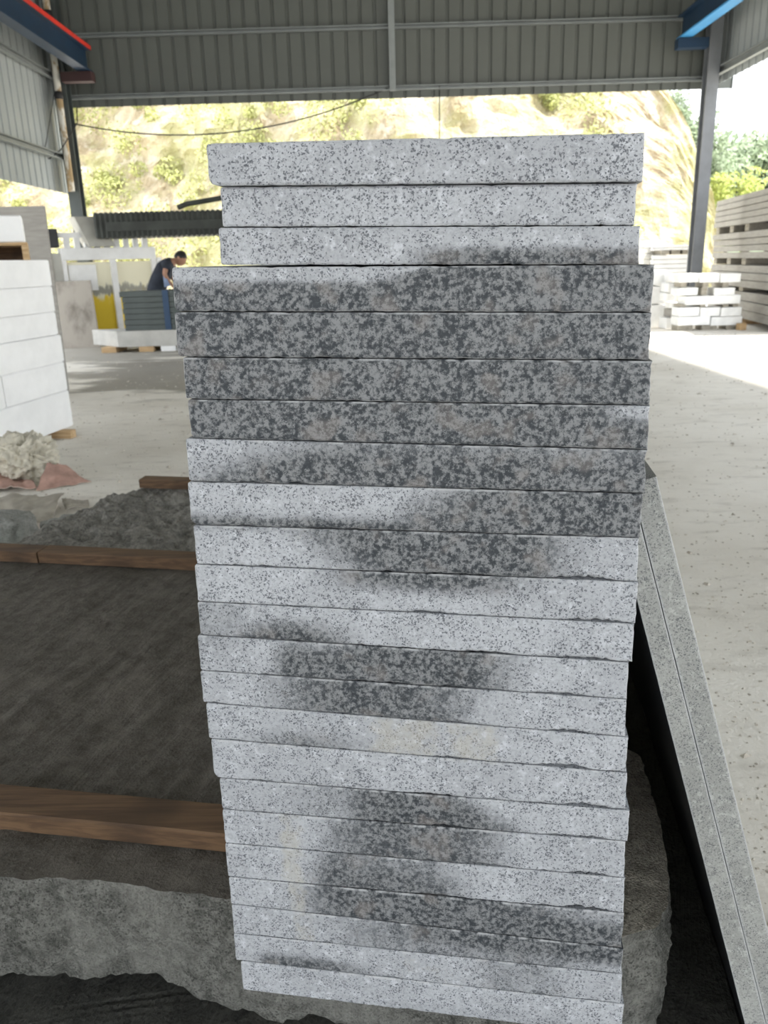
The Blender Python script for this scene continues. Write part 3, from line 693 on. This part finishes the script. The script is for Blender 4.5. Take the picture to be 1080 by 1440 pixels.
for k in range(nd):
    a, b = zk + (zd - zk) * k / nd + .001, zk + (zd - zk) * (k + 1) / nd - .004
    o = box('dark_slab', ((dx0 + dx1) / 2 + random.uniform(-.015, .015) - (.03 if k == nd - 1 else 0), yk + .40, a), (dx1 - dx0, .6, b - a), 'dark_stone', bev=.004)
    tag(o, ('lowest', 'second lowest', 'third lowest', 'middle', 'third highest', 'second highest', 'topmost')[k] + ' dark green slab in the pack with the blue strap', 'stone slab', 'dark slabs in the strapped pack')
M['strap'] = m_plain('blue_strap', (.02, .055, .12), .5, .1, 5)
sx = D(234, 430, yk + .1).x
stp = tag(empty('pack_strap', (sx, yk + .40, zk)), 'blue strap around the pack of dark slabs', 'strap')
box('front_run', (0, -.318, 0.002), (.11, .006, zd - zk), 'strap', stp); box('top_run', (0, 0, zd - zk + .001), (.11, .64, .006), 'strap', stp); box('rear_run', (0, .318, 0.002), (.11, .006, zd - zk), 'strap', stp)

# ------------------------------------------------------------------ the worker
YM = yk + 1.25
M['skin'] = m_plain('skin', (.36, .19, .12), .55, .08, 6); M['hair'] = m_plain('black_hair', (.012, .012, .012), .5, .3, 30)
M['shirt'] = m_plain('navy_shirt', (.022, .028, .042), .85, .25, 9, bump=.3); M['jeans'] = m_plain('dark_trousers', (.03, .035, .05), .85, .25, 7, bump=.3)
M['apron'] = m_plain('pale_blue_cloth', (.22, .28, .42), .85, .2, 8)
def skin(name, vs, es, rad, mat, parent, sub=2):
    me = bpy.data.meshes.new(name); me.from_pydata([tuple(v) for v in vs], es, []); me.materials.append(M[mat]); o = bpy.data.objects.new(name, me); link(o, parent)
    o.modifiers.new('skin', 'SKIN').use_smooth_shade = True
    for v, r in zip(me.skin_vertices[0].data, rad): v.radius = r if isinstance(r, tuple) else (r, r)
    me.skin_vertices[0].data[0].use_root = True
    s_ = o.modifiers.new('sub', 'SUBSURF'); s_.levels = sub; s_.render_levels = sub
    return o
hipW = D(217, 424, YM); PL = max(0.02, hipW.z - .93)
tag(box('concrete_plinth', (hipW.x + .1, YM, 0), (.8, .7, PL), 'concrete', bev=.02), 'low concrete plinth under the worker behind the dark slabs', 'plinth')
man = tag(empty('person', (hipW.x, YM, PL)), 'person in a dark shirt bending forward over the work behind the dark slabs', 'person')
def L(px, py, dy=0.): p = D(px, py, YM + dy); return Vector((p.x - hipW.x, dy, p.z - PL))
hip = L(217, 424); ch1 = L(222, 398); ch2 = L(231, 380); shd = L(240, 369); nk = L(246, 366); hd = L(253.5, 363.5); chin = L(256, 369)
shR, shL = shd + Vector((-.03, -.19, -.03)), shd + Vector((-.03, .19, -.03))
elR, elL = L(231, 386, -.24), L(240, 388, .22); wrR, wrL = L(240.5, 399, -.20), L(248, 400, .16)
vs = [hip, ch1, ch2, shd, nk, hd + Vector((0, 0, -.03)),                        # 0-5
      shR, elR, wrR, wrR + Vector((.05, .01, -.07)),                            # 6-9
      shL, elL, wrL, wrL + Vector((.05, -.01, -.07)),                           # 10-13
      hip + Vector((-.02, -.11, -.08)), Vector((.10, -.13, .50)), Vector((-.02, -.13, .09)), Vector((.14, -.14, .05)),   # 14-17
      hip + Vector((-.02, .11, -.08)), Vector((.14, .13, .50)), Vector((.04, .13, .09)), Vector((.20, .14, .05))]
es = [(0, 1), (1, 2), (2, 3), (3, 4), (4, 5), (3, 6), (6, 7), (7, 8), (8, 9), (3, 10), (10, 11), (11, 12), (12, 13), (0, 14), (14, 15), (15, 16), (16, 17), (0, 18), (18, 19), (19, 20), (20, 21)]
ra = [.13, .125, .13, .11, .055, .06, .065, .045, .032, .028, .065, .045, .032, .028, .09, .065, .045, .04, .09, .065, .045, .04]
bod = skin('body', vs, es, ra, 'skin', man)
# fingers, rooted in the palms
for w, sgn in ((9, -1), (13, 1)):
    for f in range(5):
        b0 = vs[w] + Vector((.0, (f - 2) * .016, .01)); ln = (.05, .075, .08, .075, .06)[f]
        if f == 0: pts = [vs[w] + Vector((0, sgn * -.02, .03)), vs[w] + Vector((.03, sgn * -.045, .0)), vs[w] + Vector((.045, sgn * -.045, -.03))]
        else: pts = [b0, b0 + Vector((.03, 0, -ln * .5)), b0 + Vector((.02, 0, -ln))]
        skin('finger', pts, [(0, 1), (1, 2)], [.009, .008, .007], 'skin', bod, 1)
# head: skull, jaw, nose, ears on one mesh
bm = bmesh.new(); bmesh.ops.create_uvsphere(bm, u_segments=28, v_segments=20, radius=1)
fd = Vector((.86, -.10, -.50)).normalized(); ud = Vector((.50, 0, .86)); ud = (ud - fd * ud.dot(fd)).normalized(); sd_ = fd.cross(ud)
for v in bm.verts:
    x, y, z = v.co                                      # x face, y side, z up
    a = Vector((x * .118, y * .09, z * .140))
    if z < 0: a.x += .012 * (-z) * (x > 0); a.y *= 1 - .25 * (-z); 
    if x > .9 and -.35 < z < .15: a.x += .022 * (1 - abs(z + .1) / .3) * max(0, 1 - abs(y) / .28)
    if x > .75 and -.62 < z < -.42: a.x += .006
    if abs(y) > .9 and -.3 < z < .25 and -.3 < x < .2: a.y *= 1.22
    if x > .8 and .05 < z < .25 and .15 < abs(y) < .5: a.x -= .008
    v.co = hd + fd * a.x + sd_ * a.y + ud * a.z
me = bpy.data.meshes.new('head'); bm.to_mesh(me); bm.free(); me.materials.append(M['skin']); me.polygons.foreach_set('use_smooth', [True] * len(me.polygons)); link(bpy.data.objects.new('head', me), man)
bm = bmesh.new(); bmesh.ops.create_uvsphere(bm, u_segments=28, v_segments=20, radius=1)
for v in list(bm.verts):
    x, y, z = v.co
    if z < -.25 + .75 * max(0, x) * 1.0 or (z < .1 and x > -.1): v.co = (x * .5, y * .5, z * .5 + .1)
    else:
        r = 1 + .05 * nz(x, y, z, 5); v.co = Vector((x, y, z)) * r
    x, y, z = v.co; v.co = hd + fd * (x * .130) + sd_ * (y * .102) + ud * (z * .154)
me = bpy.data.meshes.new('hair'); bm.to_mesh(me); bm.free(); me.materials.append(M['hair']); me.polygons.foreach_set('use_smooth', [True] * len(me.polygons)); link(bpy.data.objects.new('hair', me), man)
mR, mL_ = shR.lerp(elR, .62), shL.lerp(elL, .62)
skin('shirt', [hip + Vector((0, 0, -.03)), hip.lerp(ch1, .5), ch1, ch2, shd, shd.lerp(nk, .45), shR, mR, shL, mL_], [(0, 1), (1, 2), (2, 3), (3, 4), (4, 5), (4, 6), (6, 7), (4, 8), (8, 9)], [.19, .195, .20, .195, .15, .10, .105, .098, .105, .098], 'shirt', man)
trs = skin('trousers', [hip, vs[14], vs[15], vs[16], vs[18], vs[19], vs[20]], [(0, 1), (1, 2), (2, 3), (0, 4), (4, 5), (5, 6)], [.15, .115, .085, .07, .115, .085, .07], 'jeans', man)
ap = [L(229, 388, -.25), L(233, 386, -.26), L(239, 402, -.26), L(231, 404, -.25)]
mesh('apron', ap + [p + Vector((0, .03, 0)) for p in ap], [(0, 1, 2, 3), (7, 6, 5, 4)] + [(k, 4 + k, 4 + (k + 1) % 4, (k + 1) % 4) for k in range(4)], 'apron', trs)
for w in (17, 21):
    p = vs[w]; box('shoe', (p.x - .05, p.y, 0), (.27, .10, .09), 'black', man, bev=.03)

# ================================================================== rubbish on the floor, left
M['paper'] = m_plain('torn_paper', (.60, .53, .46), .85, .2, 9); M['paper_pink'] = m_plain('pink_paper', (.42, .26, .21), .85, .25, 8)
M['plastic'] = m_plain('creased_plastic', (.60, .56, .46), .5, .15, 14); M['card'] = m_plain('grey_card', (.33, .30, .25), .85, .2, 7)
bm = bmesh.new(); bmesh.ops.create_icosphere(bm, subdivisions=6, radius=1)
c = G(34, 678); 
for v in bm.verts:
    p = v.co.copy(); r = 1 + .30 * noise.noise(p * 1.7 + Vector((3, 1, 2))) - .42 * abs(noise.noise(p * 3.2)) - .26 * abs(noise.noise(p * 7)) - .1 * abs(noise.noise(p * 15))
    q = Vector((p.x * .25, p.y * .22, p.z * .25)) * r; q.z = max(q.z, -.15 + .01 * noise.noise(p * 5)); v.co = q + Vector((0, 0, .15))
me = bpy.data.meshes.new('crumpled_bag'); bm.to_mesh(me); bm.free(); me.materials.append(M['plastic']); me.polygons.foreach_set('use_smooth', [True] * len(me.polygons))
o = bpy.data.objects.new('crumpled_bag', me); o.location = (c.x, c.y + .1, 0); link(o); tag(o, 'crumpled cream plastic bag heaped below the white block pile', 'bag')
def torn_sheet(name, corners, label, cat, mats, seed, curl=.06, n=26, thick=.003):
    """curved torn sheet lying on the floor; corners (world, with z)"""
    a, b, c_, d = [Vector(p) for p in corners]; vs, fs = [], []
    for i in range(n + 1):
        for j in range(n + 1):
            s, t_ = i / n, j / n
            e = .05 * nz(s * 4, t_ * 4, seed, 1.3, seed); s2 = min(1, max(0, s + (e if 0 < i < n else e * .8))); t2 = t_ + .06 * nz(s * 6, t_ * 2, seed, 1, seed + 2)
            p = (a.lerp(b, s2)).lerp(d.lerp(c_, s2), t2)
            p.z = max(.004, p.z + curl * (nz(s * 2.2, t_ * 2.2, 1, 1, seed) + .45 * abs(nz(s * 6, t_ * 5, 1, 1, seed))))
            vs.append(p)
    for i in range(n):
        for j in range(n): k = i * (n + 1) + j; fs.append((k, k + 1, k + n + 2, k + n + 1))
    o = mesh(name, vs, fs, mats, None, True, sum((Vector(p) for p in corners), Vector()) / 4 * 1)
    sm = o.modifiers.new('thick', 'SOLIDIFY'); sm.thickness = thick; sm.offset = 1
    if isinstance(mats, (list, tuple)): sm.material_offset = 1
    return tag(o, label, cat)
def gz(px, py, z): p = G(px, py, z); return p
torn_sheet('torn_paper', [gz(-30, 690, .02), gz(52, 688, .02), gz(30, 655, .08), gz(-30, 655, .10)], 'pinkish torn sack paper in front of the crumpled bag', 'paper', ['paper', 'paper_pink'], 2.1, .05)
torn_sheet('torn_paper', [gz(50, 690, .01), gz(129, 678, .005), gz(92, 655, .10), gz(66, 650, .17)], 'folded peak of torn pinkish paper right of the crumpled bag', 'paper', ['paper', 'paper_pink'], 5.7, .03)
torn_sheet('torn_paper', [gz(-30, 742, .05), gz(70, 730, .04), gz(92, 700, .03), gz(-30, 700, .06)], 'flat torn paper lying beside the corner of the rough slab', 'paper', ['paper', 'card'], 9.2, .05)
torn_sheet('grey_card', [gz(92, 716, .03), gz(126, 712, .02), gz(124, 702, .06), gz(86, 702, .05)], 'small bent grey card scrap by the rough slab edge', 'card', 'card', 3.3, .02)
torn_sheet('grey_card', [gz(-30, 735, .02), gz(60, 744, .02), gz(70, 735, .03), gz(-30, 720, .04)], 'pale grey strip of card under the flat torn paper', 'card', 'paper', 6.4, .02)
def rock(name, loc, size, mat, label, seed, cat='stone', sub=3, rz=0.):
    bm = bmesh.new(); bmesh.ops.create_icosphere(bm, subdivisions=sub, radius=1)
    for v in bm.verts:
        p = v.co; q = Vector([math.copysign(abs(x) ** .55, x) for x in p]); r = .86 + .25 * noise.noise(p * 1.6 + Vector((seed, 0, seed)))
        v.co = Vector((q.x * size[0] * r, q.y * size[1] * r, q.z * size[2] * r))
    zmin = min(v.co.z for v in bm.verts)
    for v in bm.verts: v.co.z -= zmin
    me = bpy.data.meshes.new(name); bm.to_mesh(me); bm.free(); me.materials.append(M[mat]); o = bpy.data.objects.new(name, me); o.location = loc; o.rotation_euler = (0, 0, rz); link(o)
    return tag(o, label, cat)
M['rubble'] = m_rough('grey_rubble', (.20, .20, .185), (.34, .34, .315), .2, .2, 1.)
p = G(8, 768); rock('broken_stone', (p.x, p.y, 0), (.20, .14, .11), 'rubble', 'broken grey stone at the left picture edge behind the middle timber', 2.0)
p = G(78, 748); rock('broken_stone', (p.x, p.y, 0), (.09, .07, .04), 'rubble', 'small broken stone between the torn paper and the rough slab', 3.0)
p = G(105, 735); rock('broken_stone', (p.x, p.y, 0), (.12, .06, .03), 'rubble', 'flat stone chip beside the grey card scrap', 5.0)
M['green'] = m_plain('green_plastic', (.03, .16, .03), .5, .1, 8)
p = G(2, 784); tag(box('green_strip', (p.x, p.y - .06, 0), (.5, .05, .08), 'green', rot=(0, 0, -.1), bev=.01), 'green plastic strip at the left edge beside the broken stone', 'strip')

# ================================================================== right background: kerb stones and slab packs
YK = G(990, 459, .08).y
def kx(px, py=420): return D(px, py, YK).x
def kz(py, px=1000): return D(px, py, YK).z
def kerb(x0, x1, y0, y1, label, dep=.45, dy=0., mat='kerb'):
    X0, X1 = kx(x0, (y0 + y1) / 2), kx(x1, (y0 + y1) / 2); Z0, Z1 = kz(y1, (x0 + x1) / 2), kz(y0, (x0 + x1) / 2)
    o = box('kerb_stone', ((X0 + X1) / 2, YK + dep / 2 + dy, Z0), (X1 - X0 - .012, dep, Z1 - Z0 - .004), mat, bev=.008); return tag(o, label, 'stone block', 'white kerb stones')
ro = ['left', 'middle', 'right']
ROWS = [(445, 457.5), (432, 444.6), (415.5, 428), (404.5, 415), (384.5, 397)]
for k, (a, b) in enumerate(((954, 999), (999.5, 1044))): kerb(a, b, *ROWS[0], f'{ro[k * 2]} white kerb stone of the lowest course')
for k, (a, b) in enumerate(((955, 984), (984.5, 1013), (1013.5, 1043.5))): kerb(a, b, *ROWS[1], f'{ro[k]} white kerb stone of the second course from the floor')
kerb(964, 1042, *ROWS[2], 'long white kerb stone between the bearers in the middle of the pile')
for k, (a, b) in enumerate(((954, 982), (1004, 1034))): kerb(a, b, *ROWS[3], f'{ro[k * 2]} white kerb stone with gaps beside it, fourth course')
for k, (a, b) in enumerate(((955, 983), (983.8, 1012), (1013.2, 1042.5))): kerb(a, b, *ROWS[4], f'{ro[k]} white kerb stone of the top course')
n_b = 0
for (y0, y1, xs) in ((428, 431.8, (962, 990, 1022, 1036)), (397, 404.3, (963, 994, 1022)), (404.5, 415.2, (992,))):
    for x in xs:
        n_b += 1; X0, X1 = kx(x - 4, y0), kx(x + 4, y0); Z0, Z1 = kz(y1, x) + .001, kz(y0, x) - .001
        tag(box('timber_bearer', ((X0 + X1) / 2, YK + .24, Z0), (X1 - X0, .40, Z1 - Z0), 'wood_grey', bev=.004), f'short pale bearer between kerb stone courses, {["first", "second", "third", "fourth", "fifth", "sixth", "seventh", "eighth"][n_b - 1]} from the floor and left', 'bearer', 'bearers in the kerb pile')
for k, x in enumerate((966, 1000, 1034)):
    X = kx(x, 458); zt_ = kz(457.5, x); tag(box('timber_bearer', (X, YK + .26, 0), (.30, .36, max(.03, zt_ - .002)), 'wood_grey', bev=.004), f'{ro[k]} dark bearer on the floor under the kerb stones', 'bearer')
# end-on kerb stones stepping away on the left of the pile
EN = [(942, 953, 384, 396, .5), (938, 950, 397, 411, .5), (937, 949, 411, 424, .5), (946, 957, 424, 434, .5), (902, 936, 380, 402, 1.05), (903, 936, 402, 428, 1.05), (902, 938, 428, 457, 1.05), (939, 951, 446, 457, .5)]
for k, (x0, x1, y0, y1, dy) in enumerate(EN):
    lab = ['top end-on white stone beside the kerb pile', 'second end-on white stone beside the kerb pile', 'third end-on white stone beside the kerb pile', 'lower end-on white stone tucked against the kerb pile', 'top of three large white blocks behind the stack edge', 'middle of three large white blocks behind the stack edge', 'lowest of three large white blocks behind the stack edge', 'small bright white stone in the gap at the floor'][k]
    X0, X1 = D(x0, 420, YK + dy).x, D(x1, 420, YK + dy).x; Z0, Z1 = D(x0, y1, YK + dy).z, D(x0, y0, YK + dy).z
    if k in (6, 7): Z0 = 0.
    tag(box('white_block', ((X0 + X1) / 2, YK + dy + (.35 if 4 <= k <= 6 else .23), Z0 + (.002 if k != 4 else .012)), (X1 - X0 - .01, .7 if 4 <= k <= 6 else .46, Z1 - Z0 - .02), 'kerb' if k != 7 else 'white_stone', bev=.012), lab, 'stone block')
for k, (x, y0, y1) in enumerate(((945, 434, 446), (950, 396, 397))):
    if k: continue
    X = D(x, 440, YK + .6).x; tag(box('grey_block', (X + .02, YK + .75, D(x, y1, YK + .6).z), (.14, .4, .16), 'grey_stone', bev=.006), 'small shaded grey block in the gap beside the kerb pile', 'stone block')
# packs of grey slabs: three on top of one another, courses parted by timbers
YP = YK + 1.1
def pack(x0, x1, yt0, yb0, n, tag_, mat, ang, ybase, depth=1.5, name='grey_slab', zfix=None):
    X0, X1 = D(x0, 380, ybase).x, D(x1, 380, ybase).x; Zt, Zb = D(x0 + 10, yt0, ybase).z, (D(x0 + 10, yb0, ybase).z if zfix is None else zfix)
    for k in range(n):
        a = Zb + (Zt - Zb) * k / n; b = Zb + (Zt - Zb) * (k + 1) / n
        off = random.uniform(-.05, .05)
        o = box(name, ((X0 + X1) / 2 + off, ybase + depth / 2, a + .001), (X1 - X0 + random.uniform(-.06, .06), depth, b - a - .012), mat, rot=(0, 0, ang), bev=.004, seed=k)
        tag(o, f'{["lowest", "second lowest", "third", "fourth", "fifth", "sixth"][k] if k < n - 1 else "topmost"} grey slab of the {tag_}', 'stone slab', 'slabs of the ' + tag_)
    return X0, X1, Zt, Zb
def spacer(xs, zb, zt_, ybase, lab, mat='wood_pale'):
    for k, x in enumerate(xs):
        X = D(x, 380, ybase).x; tag(box('timber_spacer', (X, ybase + .72, zb), (.22, 1.3, zt_ - zb - .002), 'wood_grey', bev=.004), lab + f', {["left", "middle", "right", "far right"][k]} one', 'timber', 'spacers in the grey slab packs')
FA, NB = D(999, 380, 20.6), D(1097, 380, 15.4)            # far and near end of the long side that faces the shed
pl = math.hypot(NB.x - FA.x, NB.y - FA.y); pan = math.atan2(NB.y - FA.y, NB.x - FA.x); pv = Vector((math.cos(pan), math.sin(pan), 0)); pq = Vector((-pv.y, pv.x, 0))
pq = pq if pq.x > 0 else -pq
def long_pack(yt, yb, n, nm, zfix=None, sh=0.):
    Zt, Zb = D(1003, yt, 20.6).z, (D(1003, yb, 20.6).z if zfix is None else zfix)
    for k in range(n):
        a = Zb + (Zt - Zb) * k / n; b = Zb + (Zt - Zb) * (k + 1) / n
        c = FA + pv * (pl / 2 + sh + random.uniform(-.04, .04)) + pq * (.75 + random.uniform(-.025, .025))
        o = box('grey_slab', (c.x, c.y, a + .001), (pl, 1.5, b - a - .012), 'grey_stone', rot=(0, 0, pan), bev=.004)
        tag(o, f'{["lowest", "second lowest", "third", "fourth", "fifth", "sixth"][k] if k < n - 1 else "topmost"} grey slab of the {nm}', 'stone slab', 'slabs of the ' + nm)
    return Zt, Zb
def long_spacer(zb, zt_, lab, ss=(.25, 1.5, 2.7)):
    for k, t_ in enumerate(ss):
        c = FA + pv * t_ + pq * .78; tag(box('timber_spacer', (c.x, c.y, zb), (.30, 1.5, zt_ - zb - .002), 'wood_grey', rot=(0, 0, pan), bev=.004), lab + f', {["far", "middle", "near"][k]} one', 'timber', 'spacers in the grey slab packs')
a1 = long_pack(283, 321, 5, 'top pack at the right picture edge', sh=.05)
a2 = long_pack(330, 363, 4, 'second pack at the right picture edge')
a3 = long_pack(371, 398, 3, 'third pack at the right picture edge')
a4 = long_pack(403, 450, 3, 'lowest pack behind the kerb stones', zfix=.12)
long_spacer(a2[0], a1[1], 'timber spacer below the top grey pack'); long_spacer(a3[0], a2[1], 'timber spacer below the second grey pack')
long_spacer(a4[0], a3[1], 'timber spacer below the third grey pack'); long_spacer(0., .12, 'timber bearer on the floor below the grey packs')
# pale packs outside, beyond the column
YQ = YB + 2.6
b1 = pack(926, 985, 345, 352, 2, 'upper pale pack outside beyond the column', 'white_stone', -.25, YQ, name='pale_slab')
b2 = pack(927, 985, 358, 384, 4, 'middle pale pack outside beyond the column', 'white_stone', -.25, YQ, name='pale_slab')
b3 = pack(918, 985, 388, 440, 4, 'lower pale pack outside beyond the column', 'pale_stone', -.25, YQ, name='pale_slab', zfix=.1)
spacer((935, 950, 965), b2[2], b1[3], YQ, 'bearer between the upper pale packs'); spacer((935, 950, 965), b3[2], b2[3], YQ, 'bearer under the middle pale pack'); spacer((935, 950, 965), 0, .1, YQ, 'bearer on the ground under the pale packs')
c1 = pack(888, 925, 341, 372, 4, 'pale pack outside close to the stack edge', 'pale_stone', .35, YQ + .6, name='pale_slab')
c2 = pack(886, 922, 376, 440, 4, 'lower pale pack outside close to the stack edge', 'pale_stone', .30, YQ + .6, name='pale_slab', zfix=0.)
spacer((905,), c2[2], c1[3], YQ + .6, 'bearer in the pale pack close to the stack edge')
p = G(1042, 464); tag(box('wood_offcut', (p.x, p.y, 0), (.14, .14, .13), 'wood_pale', rot=(0, 0, .3), bev=.005), 'small wood offcut on the bright floor before the kerb stones', 'offcut')
p = G(1062, 456); tag(box('wood_plank', (p.x, p.y + .2, 0), (.8, .16, .10), 'wood_pale', rot=(0, 0, -.1), bev=.005), 'pale plank on the floor right of the kerb stones', 'plank')

# ================================================================== loose grit on the floor
vs, fs = [], []; rr = random.Random(11)
for k in range(2600):
    if k < 1500: q = G(rr.uniform(905, 1150), 470 + 900 * rr.random() ** 1.5)
    else: q = G(rr.uniform(-20, 300), 500 + 260 * rr.random())
    if q.y > 17 or (q - UN(0, q.dot(NV), 0)).length < 0: continue
    u, n = q.dot(UV), q.dot(NV)
    if -3 < u < .62 and .5 < n < 4.3: continue
    s = rr.uniform(.0015, .005) * (1 + .25 * q.y) * (2.0 if rr.random() < .04 else .8); b0 = len(vs); an = rr.uniform(0, 6)
    for dx, dy, dz in ((-1, -.6, 0), (1, -.7, 0), (.8, .8, 0), (-.9, .6, 0), (-.4, -.3, .7), (.5, .1, .6)):
        vs.append((q.x + s * (dx * math.cos(an) - dy * math.sin(an)), q.y + s * (dx * math.sin(an) + dy * math.cos(an)), .0 + s * dz))
    fs += [(b0, b0 + 1, b0 + 5, b0 + 4), (b0 + 1, b0 + 2, b0 + 5), (b0 + 2, b0 + 3, b0 + 4, b0 + 5), (b0 + 3, b0, b0 + 4)]
M['grit'] = m_plain('grit', (.44, .40, .34), .9, .3, 9)
o = mesh('floor_grit', vs, fs, 'grit'); o['kind'] = 'stuff'; o['label'] = 'loose stone grit scattered over the dusty floor'; o['category'] = 'grit'

# ================================================================== outside: quarry face, hillside trees
RID = [(-60, 20), (4, 20), (8, 15), (D(893, 115, 37).x, D(893, 115, 37).z), (D(916, 160, 36).x, D(916, 160, 36).z), (D(944, 212, 35).x, D(944, 212, 35).z), (D(958, 268, 34).x, D(958, 268, 34).z), (D(972, 330, 33).x, 1.2), (40, .6)]
def cliff_pt(i, j, nx, ny):
    x = -45 + 65 * i / nx; f = j / ny
    hmax = 1.0
    for (xa, ha), (xb, hb) in zip(RID, RID[1:]):
        if xa <= x <= xb: hmax = ha + (hb - ha) * (x - xa) / (xb - xa)
    z = hmax * f; y = 27.5 + z * .80 + 2.5 * sst(8, 20, x) + .38 * max(0., 3. - x)
    k = .9 + .3 * f
    y -= 1.8 * nz(x, z, 0, .16, 1) * k + 1.1 * nz(x, z, 3, .45, 2) + .5 * nz(x, z, 5, 1.2, 3) + .22 * nz(x, z, 9, 3.1, 4)
    return Vector((x + .5 * nz(x, z, 7, .5), y, z + .6 * f * nz(x, 0, 2, .7)))
nx, ny = 200, 80
vs = [cliff_pt(i, j, nx, ny) for j in range(ny + 1) for i in range(nx + 1)]
fs = [(j * (nx + 1) + i, j * (nx + 1) + i + 1, (j + 1) * (nx + 1) + i + 1, (j + 1) * (nx + 1) + i) for j in range(ny) for i in range(nx)]
top0 = ny * (nx + 1); b0 = len(vs)
vs += [Vector((vs[top0 + i].x, 70, vs[top0 + i].z * .9)) for i in range(nx + 1)]
fs += [(top0 + i, top0 + i + 1, b0 + i + 1, b0 + i) for i in range(nx)]
o = struct(mesh('quarry_cliff', vs, fs, 'cliff', None, False)); o['label'] = 'sunlit ochre quarry face with scrub growing on it'
M['leaf_y'] = m_plain('scrub_leaf', (.40, .42, .16), .7, .35, 3); M['leaf_hazed'] = m_plain('hazed_tree_leaf', (.24, .31, .19), .7, .35, 2); M['leaf_l'] = m_plain('bright_leaf', (.42, .48, .12), .7, .3, 2)  # tree and far hill green paled in place of aerial haze
M['bark'] = m_plain('bark', (.12, .09, .06), .9, .2, 6)
def leaves(rr, c, r, n, s, vs, fs, flat=1.):
    for _ in range(n):
        while True:
            d = Vector((rr.uniform(-1, 1), rr.uniform(-1, 1), rr.uniform(-1, 1)))
            if .2 < d.length < 1: break
        p = Vector(c) + Vector((d.x * r, d.y * r, d.z * r * flat)); a = Vector((rr.uniform(-1, 1), rr.uniform(-1, 1), rr.uniform(-1, 1))).normalized() * s * rr.uniform(.6, 1.3); b = a.orthogonal().normalized() * s * .45
        k = len(vs); vs += [p - a, p + b, p + a, p - b]; fs.append((k, k + 1, k + 2, k + 3))
rr = random.Random(3); vs, fs = [], []
for _ in range(900):
    i, j = rr.randint(0, nx), int(ny * rr.random() ** 1.2 * .75); p = cliff_pt(i, j, nx, ny)
    dens = nz(p.x, p.z, 0, .14, 6) + .35 * sst(6, -12, p.x) + .25 * sst(7, 1, p.z)
    if dens < .05 or p.x > 9: continue
    leaves(rr, p + Vector((0, -.3, .1)), rr.uniform(.3, .9), 130, .085, vs, fs, .8)
o = mesh('cliff_scrub', vs, fs, 'leaf_y'); o['kind'] = 'stuff'; o['label'] = 'yellow-green scrub scattered over the quarry face'; o['category'] = 'scrub'
def tree(base, h, cr, label, mat, seed, n=26, trunk=.16, flat=.9, dens=200):
    rr = random.Random(seed); e = tag(empty('tree', base), label, 'tree')
    tube('trunk', [(0, 0, -.3), (.05, 0, h * .35), (-.05, .05, h * .75)], [trunk, trunk * .8, trunk * .35], 'bark', e)
    vs, fs = [], []
    for k in range(n):
        an = rr.uniform(0, 6.28); q = rr.random() ** .5 * cr * .75; zz = h * .45 + rr.random() * h * .5
        q *= 1.15 - abs((zz / h) - .62) * 1.3
        leaves(rr, (math.cos(an) * q, math.sin(an) * q, zz), cr * rr.uniform(.26, .45), dens, .13 * cr / 2.2, vs, fs, flat)
        if k % 4 == 0: tube('branch', [(0, 0, h * .4), (math.cos(an) * q * .5, math.sin(an) * q * .5, (zz + h * .4) / 2), (math.cos(an) * q, math.sin(an) * q, zz)], [trunk * .4, trunk * .25, .02], 'bark', e, seg=5)
    mesh('foliage', vs, fs, mat, e)
def on(px, py_top, y): return D(px, py_top, y)
p = D(1052, 300, 48); tp = D(1052, 205, 48); tree((p.x, p.y, 0), tp.z, 4.0, 'large round tree far beyond the grey slab packs', 'leaf_hazed', 1, 46, .3)
p = D(1010, 300, 44); tp = D(1012, 232, 44); tree((p.x, p.y, 0), tp.z, 2.4, 'smaller tree right of the right-hand column', 'leaf_hazed', 2, 26, .2)
p = D(1024, 300, 36); tp = D(1024, 246, 36); tree((p.x, p.y, 0), tp.z, 1.6, 'bright yellow-green bush above the grey slab packs', 'leaf_l', 3, 20, .1)
p = D(1085, 300, 52); tp = D(1085, 200, 52); tree((p.x, p.y, 0), tp.z, 4.5, 'hazy tree at the right picture edge', 'leaf_hazed', 4, 40, .3)
for k, (x, yb, yt, cr) in enumerate(((932, 185, 135, 1.3), (945, 205, 150, 1.2), (962, 240, 165, 1.7), (976, 265, 190, 1.5))):
    Y = 37.; b_ = D(x, yb, Y); t_ = D(x, yt, Y); tree((b_.x, Y, b_.z - .8), t_.z - b_.z + .8, cr, ('topmost', 'second', 'third', 'lowest')[k] + ' tree on the sloping edge of the quarry hill', 'leaf_hazed', 20 + k, 14, .1)
# low ridge behind the trees
vs, fs = [], []
for k in range(41):
    x = 8 + 70 * k / 40; hh = 7.5 - 3.5 * sst(12, 26, x) + 1.2 * nz(x, 0, 0, .12); vs += [Vector((x, 62, 0)), Vector((x, 70, hh)), Vector((x, 90, hh * .8))]
for k in range(40): fs += [(3 * k, 3 * k + 3, 3 * k + 4, 3 * k + 1), (3 * k + 1, 3 * k + 4, 3 * k + 5, 3 * k + 2)]
o = struct(mesh('far_hill', vs, fs, 'leaf_hazed')); o['label'] = 'low wooded ridge in the distance'
